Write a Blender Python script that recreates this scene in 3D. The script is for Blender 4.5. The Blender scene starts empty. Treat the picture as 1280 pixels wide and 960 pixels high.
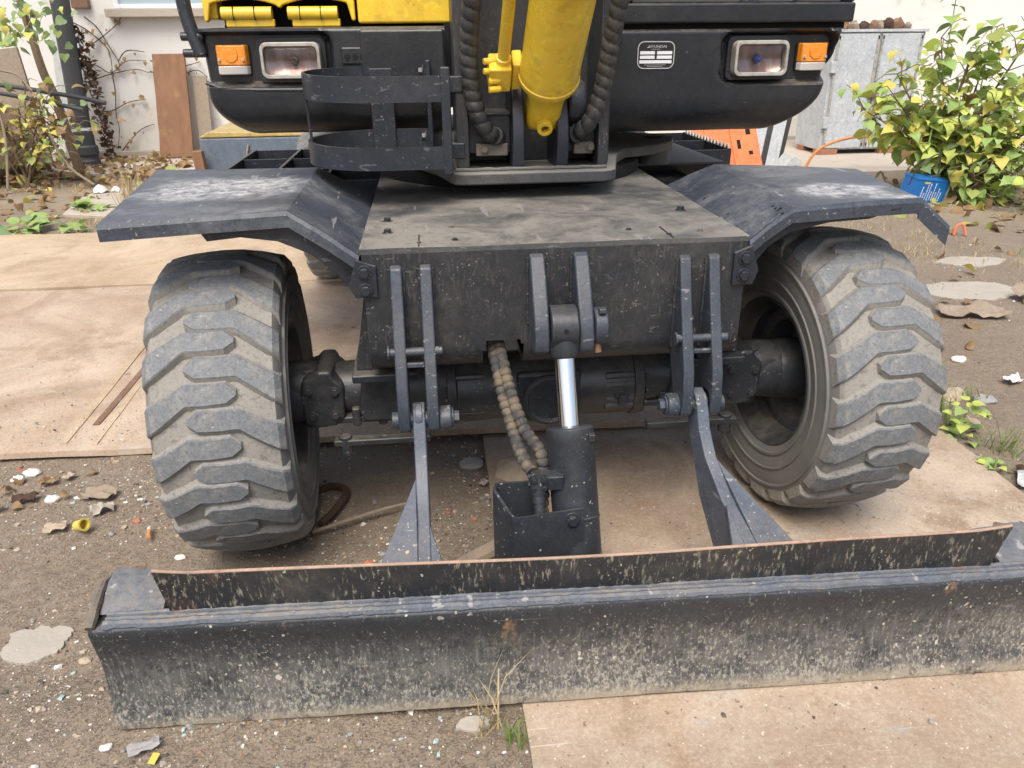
import bpy, bmesh, math, random
from mathutils import Vector, Matrix, noise, Euler
random.seed(7)
R = math.radians
S = bpy.context.scene
COL = S.collection

# ---------------------------------------------------------------- camera
yaw, pitch, roll = R(5.92), R(24.3), R(.6)
fw = Vector((math.sin(yaw)*math.cos(pitch), math.cos(yaw)*math.cos(pitch), -math.sin(pitch)))
rt0 = Vector((math.cos(yaw), -math.sin(yaw), 0)); up0 = rt0.cross(fw)
rt = math.cos(roll)*rt0 - math.sin(roll)*up0
up = math.cos(roll)*up0 + math.sin(roll)*rt0
cam = bpy.data.cameras.new('camera'); camo = bpy.data.objects.new('camera', cam); COL.objects.link(camo)
M = Matrix((rt, up, -fw)).transposed().to_4x4(); M.translation = Vector((-.27, -2.0, 1.32))
camo.matrix_world = M
cam.sensor_width = 36; cam.lens = 961/1280*36; cam.clip_end = 400; cam.clip_start = .05
S.camera = camo

# ---------------------------------------------------------------- light
SUN_EL, SUN_AZ = 58, 198           # azimuth clockwise from +Y
W = bpy.data.worlds.new('World'); S.world = W; W.use_nodes = True
wn = W.node_tree
sky = wn.nodes.new('ShaderNodeTexSky'); sky.sky_type = 'NISHITA'; sky.sun_disc = False
sky.sun_elevation = R(SUN_EL); sky.sun_rotation = R(SUN_AZ)
sky.air_density = 1.0; sky.dust_density = 4.5; sky.ozone_density = .8
bg = wn.nodes['Background']; bg.inputs['Strength'].default_value = .12
wn.links.new(sky.outputs[0], bg.inputs['Color'])
sl = bpy.data.lights.new('sun', 'SUN'); sl.energy = 1.5; sl.angle = R(32); sl.color = (1, .965, .90)
so = bpy.data.objects.new('sun', sl); COL.objects.link(so)
az, el = R(SUN_AZ), R(SUN_EL)
sd = Vector((math.sin(az)*math.cos(el), math.cos(az)*math.cos(el), math.sin(el)))
so.rotation_euler = sd.to_track_quat('Z', 'Y').to_euler()
S.view_settings.view_transform = 'Standard'; S.view_settings.look = 'None'
S.view_settings.exposure = .84; S.view_settings.gamma = 1

# ---------------------------------------------------------------- material helpers
class NT:
    def __init__(s, name):
        s.m = bpy.data.materials.new(name); s.m.use_nodes = True
        s.t = s.m.node_tree; s.b = s.t.nodes['Principled BSDF']
        s.co = s.t.nodes.new('ShaderNodeTexCoord').outputs['Object']
    def n(s, k): return s.t.nodes.new(k)
    def l(s, a, b): s.t.links.new(a, b)
    def setin(s, sock, v):
        if hasattr(v, 'links') or hasattr(v, 'is_linked'): s.l(v, sock)
        elif isinstance(v, (tuple, list)): sock.default_value = (*v, 1) if len(v) == 3 and len(sock.default_value) == 4 else v
        else: sock.default_value = v
    def map(s, scale=(1, 1, 1), loc=(0, 0, 0), rot=(0, 0, 0)):
        m = s.n('ShaderNodeMapping'); s.l(s.co, m.inputs['Vector'])
        m.inputs['Scale'].default_value = scale; m.inputs['Location'].default_value = loc; m.inputs['Rotation'].default_value = rot
        return m.outputs[0]
    def noise(s, scale, detail=4, rough=.55, vec=None, dist=0):
        n = s.n('ShaderNodeTexNoise'); s.l(vec or s.co, n.inputs['Vector'])
        n.inputs['Scale'].default_value = scale; n.inputs['Detail'].default_value = detail
        n.inputs['Roughness'].default_value = rough; n.inputs['Distortion'].default_value = dist
        return n.outputs['Fac']
    def vor(s, scale, vec=None, out='Distance', feature='F1'):
        n = s.n('ShaderNodeTexVoronoi'); n.feature = feature; s.l(vec or s.co, n.inputs['Vector']); n.inputs['Scale'].default_value = scale
        return n.outputs[out]
    def ramp(s, f, a, b):                              # smooth 0..1 between a and b
        n = s.n('ShaderNodeMapRange'); n.interpolation_type = 'SMOOTHSTEP'
        s.l(f, n.inputs['Value']); n.inputs['From Min'].default_value = a; n.inputs['From Max'].default_value = b
        return n.outputs['Result']
    def mul(s, a, b, op='MULTIPLY'):
        n = s.n('ShaderNodeMath'); n.operation = op; s.setin(n.inputs[0], a); s.setin(n.inputs[1], b); n.use_clamp = op in ('ADD',)
        return n.outputs[0]
    def mix(s, f, a, b):
        n = s.n('ShaderNodeMix'); n.data_type = 'RGBA'
        s.setin(n.inputs['Factor'], f); s.setin(n.inputs[6], a); s.setin(n.inputs[7], b)
        return n.outputs[2]
    def normz(s):
        g = s.n('ShaderNodeNewGeometry'); x = s.n('ShaderNodeSeparateXYZ'); s.l(g.outputs['Normal'], x.inputs[0]); return x.outputs['Z']
    def sep(s, ax):
        x = s.n('ShaderNodeSeparateXYZ'); s.l(s.co, x.inputs[0]); return x.outputs[ax]
    def bump(s, h, strength=.3, dist=.01):
        n = s.n('ShaderNodeBump'); s.l(h, n.inputs['Height']); n.inputs['Strength'].default_value = strength; n.inputs['Distance'].default_value = dist
        s.l(n.outputs[0], s.b.inputs['Normal'])
    def out(s, col=None, rough=.5, metal=0, spec=None, coat=0):
        if col is not None: s.setin(s.b.inputs['Base Color'], col)
        s.setin(s.b.inputs['Roughness'], rough); s.setin(s.b.inputs['Metallic'], metal)
        if spec is not None: s.b.inputs['Specular IOR Level'].default_value = spec
        s.b.inputs['Coat Weight'].default_value = coat
        return s.m

def sc3(c, k): return tuple(min(1, x*k) for x in c)
DUST = (.30, .255, .19)
def paint(name, base, rough=.42, dust=.5, speck=.4, streak=0, rust=0, grime=.25, dustcol=DUST, mud=None, metal=0, coat=0, scratch=0, dr=(.36, .66), fine=.25, grain=.35, patches=()):
    t = NT(name)
    if max(base) > .2: grain *= .12
    c = t.mix(t.noise(5, 6), sc3(base, .7), sc3(base, 1.35)); c = t.mix(t.mul(t.ramp(t.noise(38, 8, .75), .5, .68), .35), c, sc3(base, 2.2)); c = t.mix(t.mul(t.ramp(t.noise(21, 8, .75), .5, .36), .4), c, sc3(base, .45))
    c = t.mix(t.mul(t.ramp(t.noise(170, 4, .8), .45, .65), grain), c, sc3(base, 2.2))
    g = t.mul(t.mul(t.ramp(t.noise(2.7, 10, .68), .42, .66), t.ramp(t.noise(33, 7, .75), .3, .66)), grime); c = t.mix(g, c, dustcol)
    upm = t.ramp(t.normz(), .25, 1.0)
    d = t.mul(t.mul(upm, t.mul(t.ramp(t.noise(4.5, 10, .68, dist=.4), *dr), t.ramp(t.noise(48, 6, .7), fine, fine+.35))), dust); c = t.mix(d, c, dustcol)
    tot = t.mul(g, d, 'ADD')
    for (px, py, rx, ry) in patches:                      # chalky spilt patches with their own outline
        e = t.n('ShaderNodeVectorMath'); e.operation = 'LENGTH'; mp = t.map((1/rx, 1/ry, 0), (-px/rx, -py/ry, 0)); t.l(mp, e.inputs[0])
        pm = t.ramp(t.mul(e.outputs['Value'], t.mul(t.mul(t.noise(7, 9, .75), .5, 'SUBTRACT'), 1.7), 'ADD'), 1.0, .45); pm = t.mul(t.mul(pm, t.ramp(t.noise(32, 9, .78), .34, .64)), t.mul(upm, .75)); c = t.mix(pm, c, (.58, .58, .57)); tot = t.mul(tot, pm, 'ADD')
    if streak:
        st = t.mul(t.ramp(t.noise(1, 5, .6, t.map((150, 150, 38))), .53, .66), t.ramp(t.noise(9, 7, .7), .36, .6))
        st = t.mul(st, streak); c = t.mix(st, c, (.40, .355, .27)); tot = t.mul(tot, st, 'ADD')
    if mud:
        z0, z1, amt = mud
        mz = t.ramp(t.sep('Z'), z1, z0)
        mm = t.mul(t.mul(mz, t.ramp(t.noise(30, 10, .78, t.map((1, 1, .45))), .32, .62)), amt); c = t.mix(mm, c, (.33, .285, .215)); tot = t.mul(tot, mm, 'ADD')
    if scratch:
        sm = t.mul(t.ramp(t.noise(1, 3, .5, t.map((30, 6, 90), rot=(.3, .2, .5))), .66, .7), scratch); c = t.mix(sm, c, (.35, .34, .33))
    if speck:
        sp = t.mul(t.ramp(t.noise(150, 2, .4), .69, .73), t.ramp(t.noise(9, 3), .45, .6)); sp = t.mul(sp, speck); c = t.mix(sp, c, (.55, .5, .4))
        sp2 = t.mul(t.ramp(t.noise(60, 2, .4), .74, .77), speck); c = t.mix(sp2, c, (.45, .4, .32)); tot = t.mul(tot, sp2, 'ADD')
    if rust:
        rm = t.mul(t.ramp(t.noise(6, 8, .7), .62, .68), rust); c = t.mix(rm, c, t.mix(t.noise(40), (.13, .05, .02), (.36, .16, .07))); tot = t.mul(tot, rm, 'ADD')
    t.bump(t.noise(55, 6, .6), .18, .004)
    rr = t.n('ShaderNodeMapRange'); t.l(tot, rr.inputs['Value']); rr.inputs['To Min'].default_value = rough; rr.inputs['To Max'].default_value = .9
    return t.out(c, rr.outputs['Result'], metal, coat=coat)

BLK = (.017, .021, .029)
MT = {}
MT['black'] = paint('black_paint', BLK, .38, .4, .35, grime=.07, scratch=.2)
MT['blackv'] = paint('black_paint_vertical', (.020, .0225, .027), .40, .3, .4, streak=.10, grime=.13, scratch=.15)
MT['skirt'] = paint('black_skirt_paint', (.015, .017, .021), .3, .4, .12, grime=.07, grain=.12)
MT['top'] = paint('black_deck_paint', (.06, .062, .064), .5, .85, .25, grime=.3, dustcol=(.25, .23, .195), scratch=.35, dr=(.34, .60), fine=.18)
MT['dusty'] = paint('dusty_black', (.05, .052, .054), .5, .92, .2, grime=.3, dustcol=(.25, .235, .205), dr=(.15, .45), fine=.1)
MT['fender'] = paint('fender_paint', (.042, .051, .066), .42, .35, .5, grime=.22, dustcol=(.34, .34, .33), scratch=.6, dr=(.45, .62), grain=.45, patches=((-.80, .12, .26, .22), (.80, -.06, .15, .12), (.90, -.17, .12, .04)))
MT['blade'] = paint('blade_paint', (.016, .018, .022), .5, .25, .8, streak=.85, rust=.35, grime=.3, mud=(-.06, .30, .85))
def blade_mat():
    t = NT('blade_steel'); z = t.sep('Z')
    c = t.mix(t.noise(9, 8, .7), (.018, .021, .026), (.042, .047, .055))
    low = t.ramp(z, .27, .0)
    hz = t.mul(t.mul(t.ramp(t.noise(13, 10, .75), .30, .62), t.ramp(z, .24, .10)), .75); c = t.mix(hz, c, (.155, .15, .135))
    vs = t.mul(t.ramp(t.noise(1, 7, .7, t.map((120, 120, 9))), .5, .64), t.ramp(z, .25, .15)); c = t.mix(t.mul(vs, .35), c, (.27, .26, .23)); c = t.mix(t.mul(t.ramp(t.noise(40, 9, .8), .5, .38), .6), c, (.014, .016, .02))
    k = t.mul(t.noise(150, 8, .75, t.map((1, 1, .6))), t.mul(t.mul(low, .10), t.mul(t.mul(t.noise(5, 5, .6), .22), .11, 'SUBTRACT'), 'ADD'), 'ADD')
    g = t.ramp(k, .585, .67); c = t.mix(t.mul(g, .62), c, (.40, .37, .30))
    rim = t.mul(t.ramp(z, .05, .012), t.ramp(t.noise(20, 7, .7), .3, .55)); c = t.mix(t.mul(rim, .8), c, (.36, .31, .23))
    sp = t.mul(t.ramp(t.noise(75, 1, .4), .71, .74), t.ramp(t.noise(6, 3), .42, .58)); c = t.mix(t.mul(sp, .85), c, (.52, .48, .39))
    r = t.ramp(t.noise(5.5, 9, .75, t.map((1, 1, .6))), .61, .68); c = t.mix(t.mul(r, .7), c, t.mix(t.noise(50), (.20, .11, .055), (.42, .27, .15)))
    sl_ = t.mul(t.ramp(t.noise(1, 4, .6, t.map((4, 4, 160), rot=(0, .05, 0))), .68, .71), .35); c = t.mix(sl_, c, (.3, .29, .27))
    t.bump(t.noise(80, 8, .75), .3, .004); return t.out(c, t.mix(g, (.45,)*3, (.9,)*3))
MT['crest'] = paint('crest_paint', (.016, .018, .021), .45, .3, .7, streak=.55, rust=.12, grime=.15)
MT['blade'] = blade_mat()
MT['ledge'] = paint('ledge_paint', (.082, .096, .118), .42, .5, .6, grime=.25, rust=.25, scratch=.7)
MT['arm'] = paint('arm_paint', (.062, .077, .102), .45, .25, .9, grime=.2, rust=.15, scratch=.5)
MT['lug'] = paint('lug_paint', (.036, .045, .058), .45, .2, .5, grime=.12, scratch=.4)
MT['cyl'] = paint('cylinder_paint', (.024, .028, .034), .38, .2, .6, grime=.06)
MT['axle'] = paint('axle_paint', (.026, .029, .034), .36, .35, .4, grime=.14, rust=.06)
MT['yellow'] = paint('yellow_paint', (.82, .505, .03), .33, .15, .15, grime=.22, grain=.03, dustcol=(.5, .38, .15), coat=.15)
MT['rust'] = paint('rusty_steel', (.16, .085, .05), .8, .3, .2, rust=.7, grime=.3)
MT['clamp'] = paint('grimy_clamp', (.09, .075, .06), .6, .4, .3, rust=.5, grime=.4)
MT['grey'] = paint('grey_galvanised', (.44, .47, .49), .5, .2, .05, grime=.18, rust=.12)
MT['greyp'] = paint('grey_plastic', (.45, .48, .46), .5, .3, .2, grime=.2)
MT['orange'] = paint('orange_paint', (.85, .17, .05), .5, .15, .1, grime=.1)
MT['bluebox'] = paint('blue_grey_paint', (.10, .13, .17), .6, .5, .3, rust=.5, grime=.4)
MT['hose'] = paint('hose_rubber', (.022, .023, .025), .5, .35, .1, grime=.25)
t = NT('muddy_hose'); c = t.mix(t.ramp(t.noise(24, 4, .6), .40, .62), (.045, .045, .045), (.15, .12, .082)); t.bump(t.noise(90, 5), .3, .003); MT['hosemud'] = t.out(c, .85)

t = NT('chrome'); MT['chrome'] = t.out(t.mix(t.noise(20), (.72, .73, .75), (.85, .85, .86)), t.ramp(t.noise(12), 0, 3.2), 1)
t = NT('bezel'); MT['bezel'] = t.out(t.mix(t.ramp(t.noise(30), .4, .7), (.46, .44, .40), (.28, .25, .2)), .4, .2)
t = NT('dark_void'); MT['void'] = t.out((.006, .006, .006), .9)
t = NT('rubber_base')
c = t.mix(t.noise(7, 8, .65), (.20, .19, .168), (.33, .31, .272)); c = t.mix(t.mul(t.ramp(t.noise(70, 3), .55, .7), .5), c, (.10, .095, .09)); c = t.mix(t.mul(t.ramp(t.noise(130, 5, .8), .5, .36), .4), c, (.08, .075, .07)); t.bump(t.noise(40, 8, .7), .5, .006); MT['rubber_base'] = t.out(c, .9)
t = NT('rubber_lug')
c = t.mix(t.noise(14, 7, .65), (.10, .112, .124), (.18, .192, .20))
sidez = t.vor(400)
c = t.mix(t.mul(t.ramp(t.noise(26, 8, .75), .48, .66), .6), c, (.29, .27, .235))
c = t.mix(t.mul(t.ramp(t.noise(120, 2), .7, .74), .7), c, (.5, .47, .42)); c = t.mix(t.mul(t.ramp(t.noise(90, 2), .27, .24), .8), c, (.015, .015, .015))
c = t.mix(t.mul(t.ramp(t.noise(160, 5, .8), .42, .62), .4), c, (.26, .26, .25)); c = t.mix(t.mul(t.ramp(t.noise(110, 5, .8), .5, .38), .4), c, (.05, .055, .06))
t.bump(t.noise(60, 8, .7), .45, .005); MT['rubber_lug'] = t.out(c, .75)
t = NT('rubber_side')
c = t.mix(t.noise(9, 8, .7), (.09, .09, .088), (.24, .225, .20)); t.bump(t.noise(30, 6), .2, .004); MT['rubber_side'] = t.out(c, .75)
t = NT('lens_orange'); c = t.mix(t.noise(18), (.85, .24, .015), (.95, .36, .03)); t.bump(t.vor(160), .3, .003); t.b.inputs['Transmission Weight'].default_value = .25; MT['amber'] = t.out(c, .22)
t = NT('lens_white'); t.bump(t.noise(1, 1, .5, t.map((260, 1, 1))), .25, .002); MT['lensw'] = t.out((.58, .56, .52), .25)
t = NT('headlight_reflector'); c = t.mix(t.ramp(t.noise(1, 4, .6, t.map((25, 25, 8))), .35, .7), (.22, .13, .115), (.50, .40, .36)); MT['reflector'] = t.out(c, .25, .75)
t = NT('glass'); t.b.inputs['Alpha'].default_value = .3
t.bump(t.noise(1, 1, .5, t.map((220, 1, 3))), .15, .002); MT['glass'] = t.out((.05, .045, .045), .08)
t = NT('window_glass'); MT['pane'] = t.out((.34, .42, .46), .12, 0, .6)
t = NT('blue_bead'); MT['bluebead'] = t.out((.05, .12, .6), .3)
t = NT('white_print'); MT['white'] = t.out((.72, .73, .74), .5)
t = NT('silver_print'); MT['silver'] = t.out((.6, .6, .6), .35, .5)
t = NT('plate_black'); MT['plblack'] = t.out((.015, .015, .016), .4)

# ground dirt
t = NT('dirt')
c = t.mix(t.noise(1.3, 10, .62), (.17, .13, .09), (.285, .23, .17))
c = t.mix(t.mul(t.ramp(t.noise(6, 8, .7), .5, .75), .5), c, (.33, .27, .2))
c = t.mix(t.mul(t.ramp(t.noise(210, 4, .7), .56, .68), .75), c, (.44, .38, .30)); c = t.mix(t.mul(t.ramp(t.noise(130, 5, .75), .44, .34), .75), c, (.055, .04, .026))
dr = t.mul(t.ramp(t.noise(.9, 5), .42, .62), t.ramp(t.sep('Y'), 2.8, 4.2)); c = t.mix(t.mul(dr, .6), c, (.36, .30, .2))
t.bump(t.mul(t.noise(45, 10, .7), t.noise(170, 6), 'ADD'), .9, .012); MT['dirt'] = t.out(c, .95)
# steel road plates
def plate_mat(name, a, b, sp, stain=.5):
    t = NT(name)
    c = t.mix(t.ramp(t.noise(1.4, 10, .66, dist=.8), .3, .7), a, b)
    c = t.mix(t.mul(t.ramp(t.noise(1, 7, .65, t.map((7, .9, 1), rot=(0, 0, .25))), .5, .66), .4), c, (.36, .25, .155))
    c = t.mix(t.mul(t.ramp(t.noise(2.3, 10, .7), .53, .66), stain), c, (.25, .17, .10))
    c = t.mix(t.mul(t.ramp(t.noise(3.4, 9, .7, t.map((1, 2.2, 1), (3, 1, 0))), .56, .68), .65), c, sp)
    c = t.mix(t.mul(t.ramp(t.noise(4.4, 7, .6, t.map((1, 3, 1), (9, 4, 0))), .64, .7), .55), c, (.30, .31, .32))
    c = t.mix(t.mul(t.ramp(t.noise(120, 6, .8), .46, .62), .3), c, (.62, .54, .44)); c = t.mix(t.mul(t.ramp(t.noise(95, 5, .8), .52, .36), .3), c, (.2, .14, .09))
    c = t.mix(t.mul(t.ramp(t.noise(60, 2), .68, .72), .7), c, (.14, .09, .06)); c = t.mix(t.mul(t.ramp(t.noise(20, 3), .71, .75), .7), c, (.13, .08, .05)); c = t.mix(t.mul(t.ramp(t.noise(100, 2), .69, .73), .6), c, (.75, .68, .58))
    sc = t.ramp(t.noise(1, 2, .5, t.map((3, 140, 1), rot=(0, 0, .5))), .70, .73); c = t.mix(t.mul(sc, .4), c, (.68, .62, .53))
    t.bump(t.noise(40, 10, .75), .4, .005); return t.out(c, .78)
MT['plateA'] = plate_mat('steel_plate_rosy', (.31, .215, .14), (.55, .44, .33), (.50, .44, .365), .65)
MT['plateB'] = plate_mat('steel_plate_ochre', (.36, .255, .15), (.56, .445, .315), (.56, .40, .18), .5)
MT['plateR'] = plate_mat('steel_plate_tan', (.28, .20, .135), (.51, .415, .315), (.44, .40, .345), .85)
# wall, concrete, wood
t = NT('white_wall')
c = t.mix(t.noise(1.1, 8, .6), (.64, .62, .57), (.74, .73, .70)); lo = t.mul(t.ramp(t.sep('Z'), .9, .05), t.ramp(t.noise(2.2, 7, .6), .3, .7)); c = t.mix(t.mul(lo, .6), c, (.60, .50, .32))
c = t.mix(t.mul(t.ramp(t.noise(3, 9, .72), .58, .66), .4), c, (.45, .40, .33)); t.bump(t.noise(25, 8), .25, .01); MT['wall'] = t.out(c, .9)
t = NT('concrete'); c = t.mix(t.noise(3, 10, .65), (.33, .28, .22), (.50, .45, .38)); t.bump(t.noise(30, 9), .4, .01); MT['concrete'] = t.out(c, .92)
t = NT('pale_concrete'); c = t.mix(t.noise(8, 10, .7), (.30, .27, .225), (.48, .44, .375)); t.bump(t.noise(60, 9), .4, .006); MT['pale'] = t.out(c, .92)
t = NT('wood'); c = t.mix(t.noise(1, 8, .65, t.map((16, 16, 1.1))), (.13, .06, .03), (.33, .18, .10)); c = t.mix(t.mul(t.ramp(t.noise(3, 6), .6, .75), .5), c, (.5, .33, .12)); t.bump(t.noise(1, 6, .6, t.map((60, 60, 3))), .4, .004); MT['wood'] = t.out(c, .8)
t = NT('weathered_wood'); c = t.mix(t.noise(1, 8, .65, t.map((30, 2, 30))), (.16, .12, .085), (.40, .33, .25)); MT['stick'] = t.out(c, .9)
t = NT('bark'); c = t.mix(t.noise(30, 6), (.10, .065, .04), (.24, .17, .11)); t.bump(t.noise(60, 5), .6, .01); MT['bark'] = t.out(c, .9)
t = NT('dark_pipe'); c = t.mix(t.noise(6, 7), (.035, .038, .04), (.075, .078, .08)); MT['pipe'] = t.out(c, .6)
t = NT('brick_red'); c = t.mix(t.noise(30, 6), (.26, .10, .06), (.42, .2, .12)); t.bump(t.noise(80, 5), .5, .005); MT['brick'] = t.out(c, .9)
def leafmat(name, a, b, rough=.5, trans=.25):
    t = NT(name); c = t.mix(t.noise(9, 4), a, b); t.out(c, rough, spec=.35)
    tr = t.n('ShaderNodeBsdfTranslucent'); t.setin(tr.inputs[0], c); mx = t.n('ShaderNodeMixShader'); mx.inputs[0].default_value = trans
    t.l(t.b.outputs[0], mx.inputs[1]); t.l(tr.outputs[0], mx.inputs[2]); t.l(mx.outputs[0], t.t.nodes['Material Output'].inputs[0]); return t.m
LEAF = [leafmat('leaf_green', (.24, .37, .10), (.37, .50, .17)), leafmat('leaf_lime', (.45, .53, .11), (.60, .66, .18)), leafmat('leaf_yellow', (.55, .49, .10), (.68, .60, .17)),
        leafmat('leaf_olive', (.28, .34, .09), (.40, .44, .14)), leafmat('leaf_sage', (.2, .3, .13), (.3, .4, .2)), leafmat('leaf_dry', (.22, .13, .06), (.38, .26, .13))]
MT['vinedark'] = leafmat('vine_dark', (.05, .03, .02), (.11, .065, .045), .8, .1)
MT['straw'] = leafmat('straw', (.40, .31, .16), (.60, .49, .29), .8, .2)
MT['grass'] = leafmat('grass_green', (.13, .22, .05), (.25, .34, .09), .6, .25)
t = NT('litter_white'); MT['litter'] = t.out(t.mix(t.noise(30), (.55, .55, .53), (.8, .8, .79)), .5)
PEB = []
for nm, col in (('white', (.68, .65, .6)), ('tan', (.42, .34, .25)), ('grey', (.3, .29, .28)), ('red', (.42, .17, .1)), ('teal', (.33, .42, .41)), ('dark', (.1, .085, .07))):
    t = NT('pebble_'+nm); PEB.append(t.out(t.mix(t.noise(60), sc3(col, .8), sc3(col, 1.15)), .85))
t = NT('can_blue'); MT['canblue'] = t.out(t.mix(t.noise(8), (.01, .12, .42), (.02, .2, .55)), .35, .1)
t = NT('yellow_plastic'); MT['yplastic'] = t.out(t.mix(t.noise(40), (.55, .43, .06), (.66, .53, .12)), .45)

# ---------------------------------------------------------------- mesh helpers
def frame_from(d):
    d = Vector(d).normalized(); a = Vector((0, 0, 1)) if abs(d.z) < .95 else Vector((1, 0, 0))
    x = a.cross(d).normalized(); return x, d.cross(x)
class MB:
    def __init__(s): s.v = []; s.f = []; s.mi = []
    def add(s, v, f, mi=0):
        o = len(s.v); s.v += [tuple(p) for p in v]; s.f += [tuple(i+o for i in q) for q in f]; s.mi += [mi]*len(f); return s
    def box(s, x0, x1, y0, y1, z0, z1, mi=0, rot=None, piv=None):
        v = [Vector((x, y, z)) for x in (x0, x1) for y in (y0, y1) for z in (z0, z1)]
        if rot is not None:
            e = Euler(rot).to_matrix(); p = Vector(piv) if piv else Vector(((x0+x1)/2, (y0+y1)/2, (z0+z1)/2)); v = [e @ (q-p)+p for q in v]
        return s.add(v, [(0, 1, 3, 2), (4, 6, 7, 5), (0, 4, 5, 1), (2, 3, 7, 6), (0, 2, 6, 4), (1, 5, 7, 3)], mi)
    def prism(s, poly, ax, a, b, mi=0):
        f = {'x': lambda p, t: (t, p[0], p[1]), 'y': lambda p, t: (p[0], t, p[1]), 'z': lambda p, t: (p[0], p[1], t)}[ax]; n = len(poly)
        v = [f(p, a) for p in poly]+[f(p, b) for p in poly]
        return s.add(v, [tuple(range(n)), tuple(range(2*n-1, n-1, -1))]+[(i, (i+1) % n, n+(i+1) % n, n+i) for i in range(n)], mi)
    def tube(s, pts, r, n=12, mi=0, caps=True):
        pts = [Vector(p) for p in pts]; m = len(pts); rr = r if isinstance(r, (list, tuple)) else [r]*m
        v = []; px = None
        for i, p in enumerate(pts):
            d = (pts[min(i+1, m-1)]-pts[max(i-1, 0)]).normalized()
            if px is None: x, y = frame_from(d)
            else:
                x = (px-d*px.dot(d)).normalized(); y = d.cross(x)
            px = x
            v += [p+rr[i]*(math.cos(2*math.pi*k/n)*x+math.sin(2*math.pi*k/n)*y) for k in range(n)]
        f = [(i*n+k, i*n+(k+1) % n, (i+1)*n+(k+1) % n, (i+1)*n+k) for i in range(m-1) for k in range(n)]
        if caps: f += [tuple(range(n-1, -1, -1)), tuple(range((m-1)*n, m*n))]
        return s.add(v, f, mi)
    def cyl(s, p0, p1, r, n=20, mi=0): return s.tube([p0, p1], r, n, mi)
    def lathe(s, prof, c, d, n=48, mi=0, close=False):     # prof: (along, radius)
        d = Vector(d).normalized(); x, y = frame_from(d); c = Vector(c); m = len(prof)
        v = [c+d*a+r*(math.cos(2*math.pi*k/n)*x+math.sin(2*math.pi*k/n)*y) for a, r in prof for k in range(n)]
        f = [(i*n+k, i*n+(k+1) % n, ((i+1) % m)*n+(k+1) % n, ((i+1) % m)*n+k) for i in range(m if close else m-1) for k in range(n)]
        if not close: f += [tuple(range(n-1, -1, -1)), tuple(range((m-1)*n, m*n))]
        return s.add(v, f, mi)
    def grid(s, fn, nu, nv, mi=0):
        v = [fn(i/nu, j/nv) for j in range(nv+1) for i in range(nu+1)]
        return s.add(v, [(j*(nu+1)+i, j*(nu+1)+i+1, (j+1)*(nu+1)+i+1, (j+1)*(nu+1)+i) for j in range(nv) for i in range(nu)], mi)
    def obj(s, name, mats, parent=None, smooth=True, bevel=0, ang=35, solid=0, seg=2, recalc=True):
        me = bpy.data.meshes.new(name); me.from_pydata(s.v, [], s.f)
        for m in (mats if isinstance(mats, (list, tuple)) else [mats]): me.materials.append(MT[m] if isinstance(m, str) else m)
        if any(s.mi): me.polygons.foreach_set('material_index', s.mi)
        if recalc:
            b = bmesh.new(); b.from_mesh(me); bmesh.ops.recalc_face_normals(b, faces=b.faces); b.to_mesh(me); b.free()
        if smooth:
            me.polygons.foreach_set('use_smooth', [True]*len(me.polygons)); me.set_sharp_from_angle(angle=R(ang))
        o = bpy.data.objects.new(name, me); COL.objects.link(o); o.parent = parent
        if solid:
            q = o.modifiers.new('thickness', 'SOLIDIFY'); q.thickness = solid; q.offset = 0
            if smooth:
                q = o.modifiers.new('split', 'EDGE_SPLIT'); q.split_angle = R(min(ang, 40)); q.use_edge_sharp = True
        if bevel:
            q = o.modifiers.new('bevel', 'BEVEL'); q.width = bevel; q.segments = seg; q.limit_method = 'ANGLE'; q.angle_limit = R(40); q.harden_normals = True
        return o
def tag(o, label=None, cat=None, group=None, kind=None):
    if label: o['label'] = label
    if cat: o['category'] = cat
    if group: o['group'] = group
    if kind: o['kind'] = kind
    return o
def empty(name, loc=(0, 0, 0)):
    o = bpy.data.objects.new(name, None); COL.objects.link(o); o.location = loc; o.empty_display_size = .1; return o
def copy_tree(o, parent=None):
    c = o.copy(); COL.objects.link(c); c.parent = parent
    for ch in list(o.children): copy_tree(ch, c)
    return c
def spline(pts, k=8):
    P = [Vector(p) for p in pts]; P = [2*P[0]-P[1]]+P+[2*P[-1]-P[-2]]; o = []
    for i in range(1, len(P)-2):
        for j in range(k):
            u = j/k; a, b, c, d = P[i-1:i+3]
            o.append(.5*((2*b)+(c-a)*u+(2*a-5*b+4*c-d)*u*u+(3*b-a-3*c+d)*u**3))
    return o+[P[-2]]
def resample(pts, step):
    o = [pts[0].copy()]; acc = 0
    for a, b in zip(pts, pts[1:]):
        L = (b-a).length; t = step-acc
        while t <= L: o.append(a.lerp(b, t/L)); t += step
        acc = (acc+L) % step
    return o
def beaded(pts, r0, r1, pitch, n=14):                       # spiral hose guard
    step = pitch/8; P = resample(spline(pts, 24), step); rr = [(r0+(r1-r0)*abs(math.sin(math.pi*i/8))**.5)*(1+.12*noise.noise(Vector((i//8*3.7, r1*900, 0)))) for i in range(len(P))]
    return MB().tube(P, rr, n)
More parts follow.
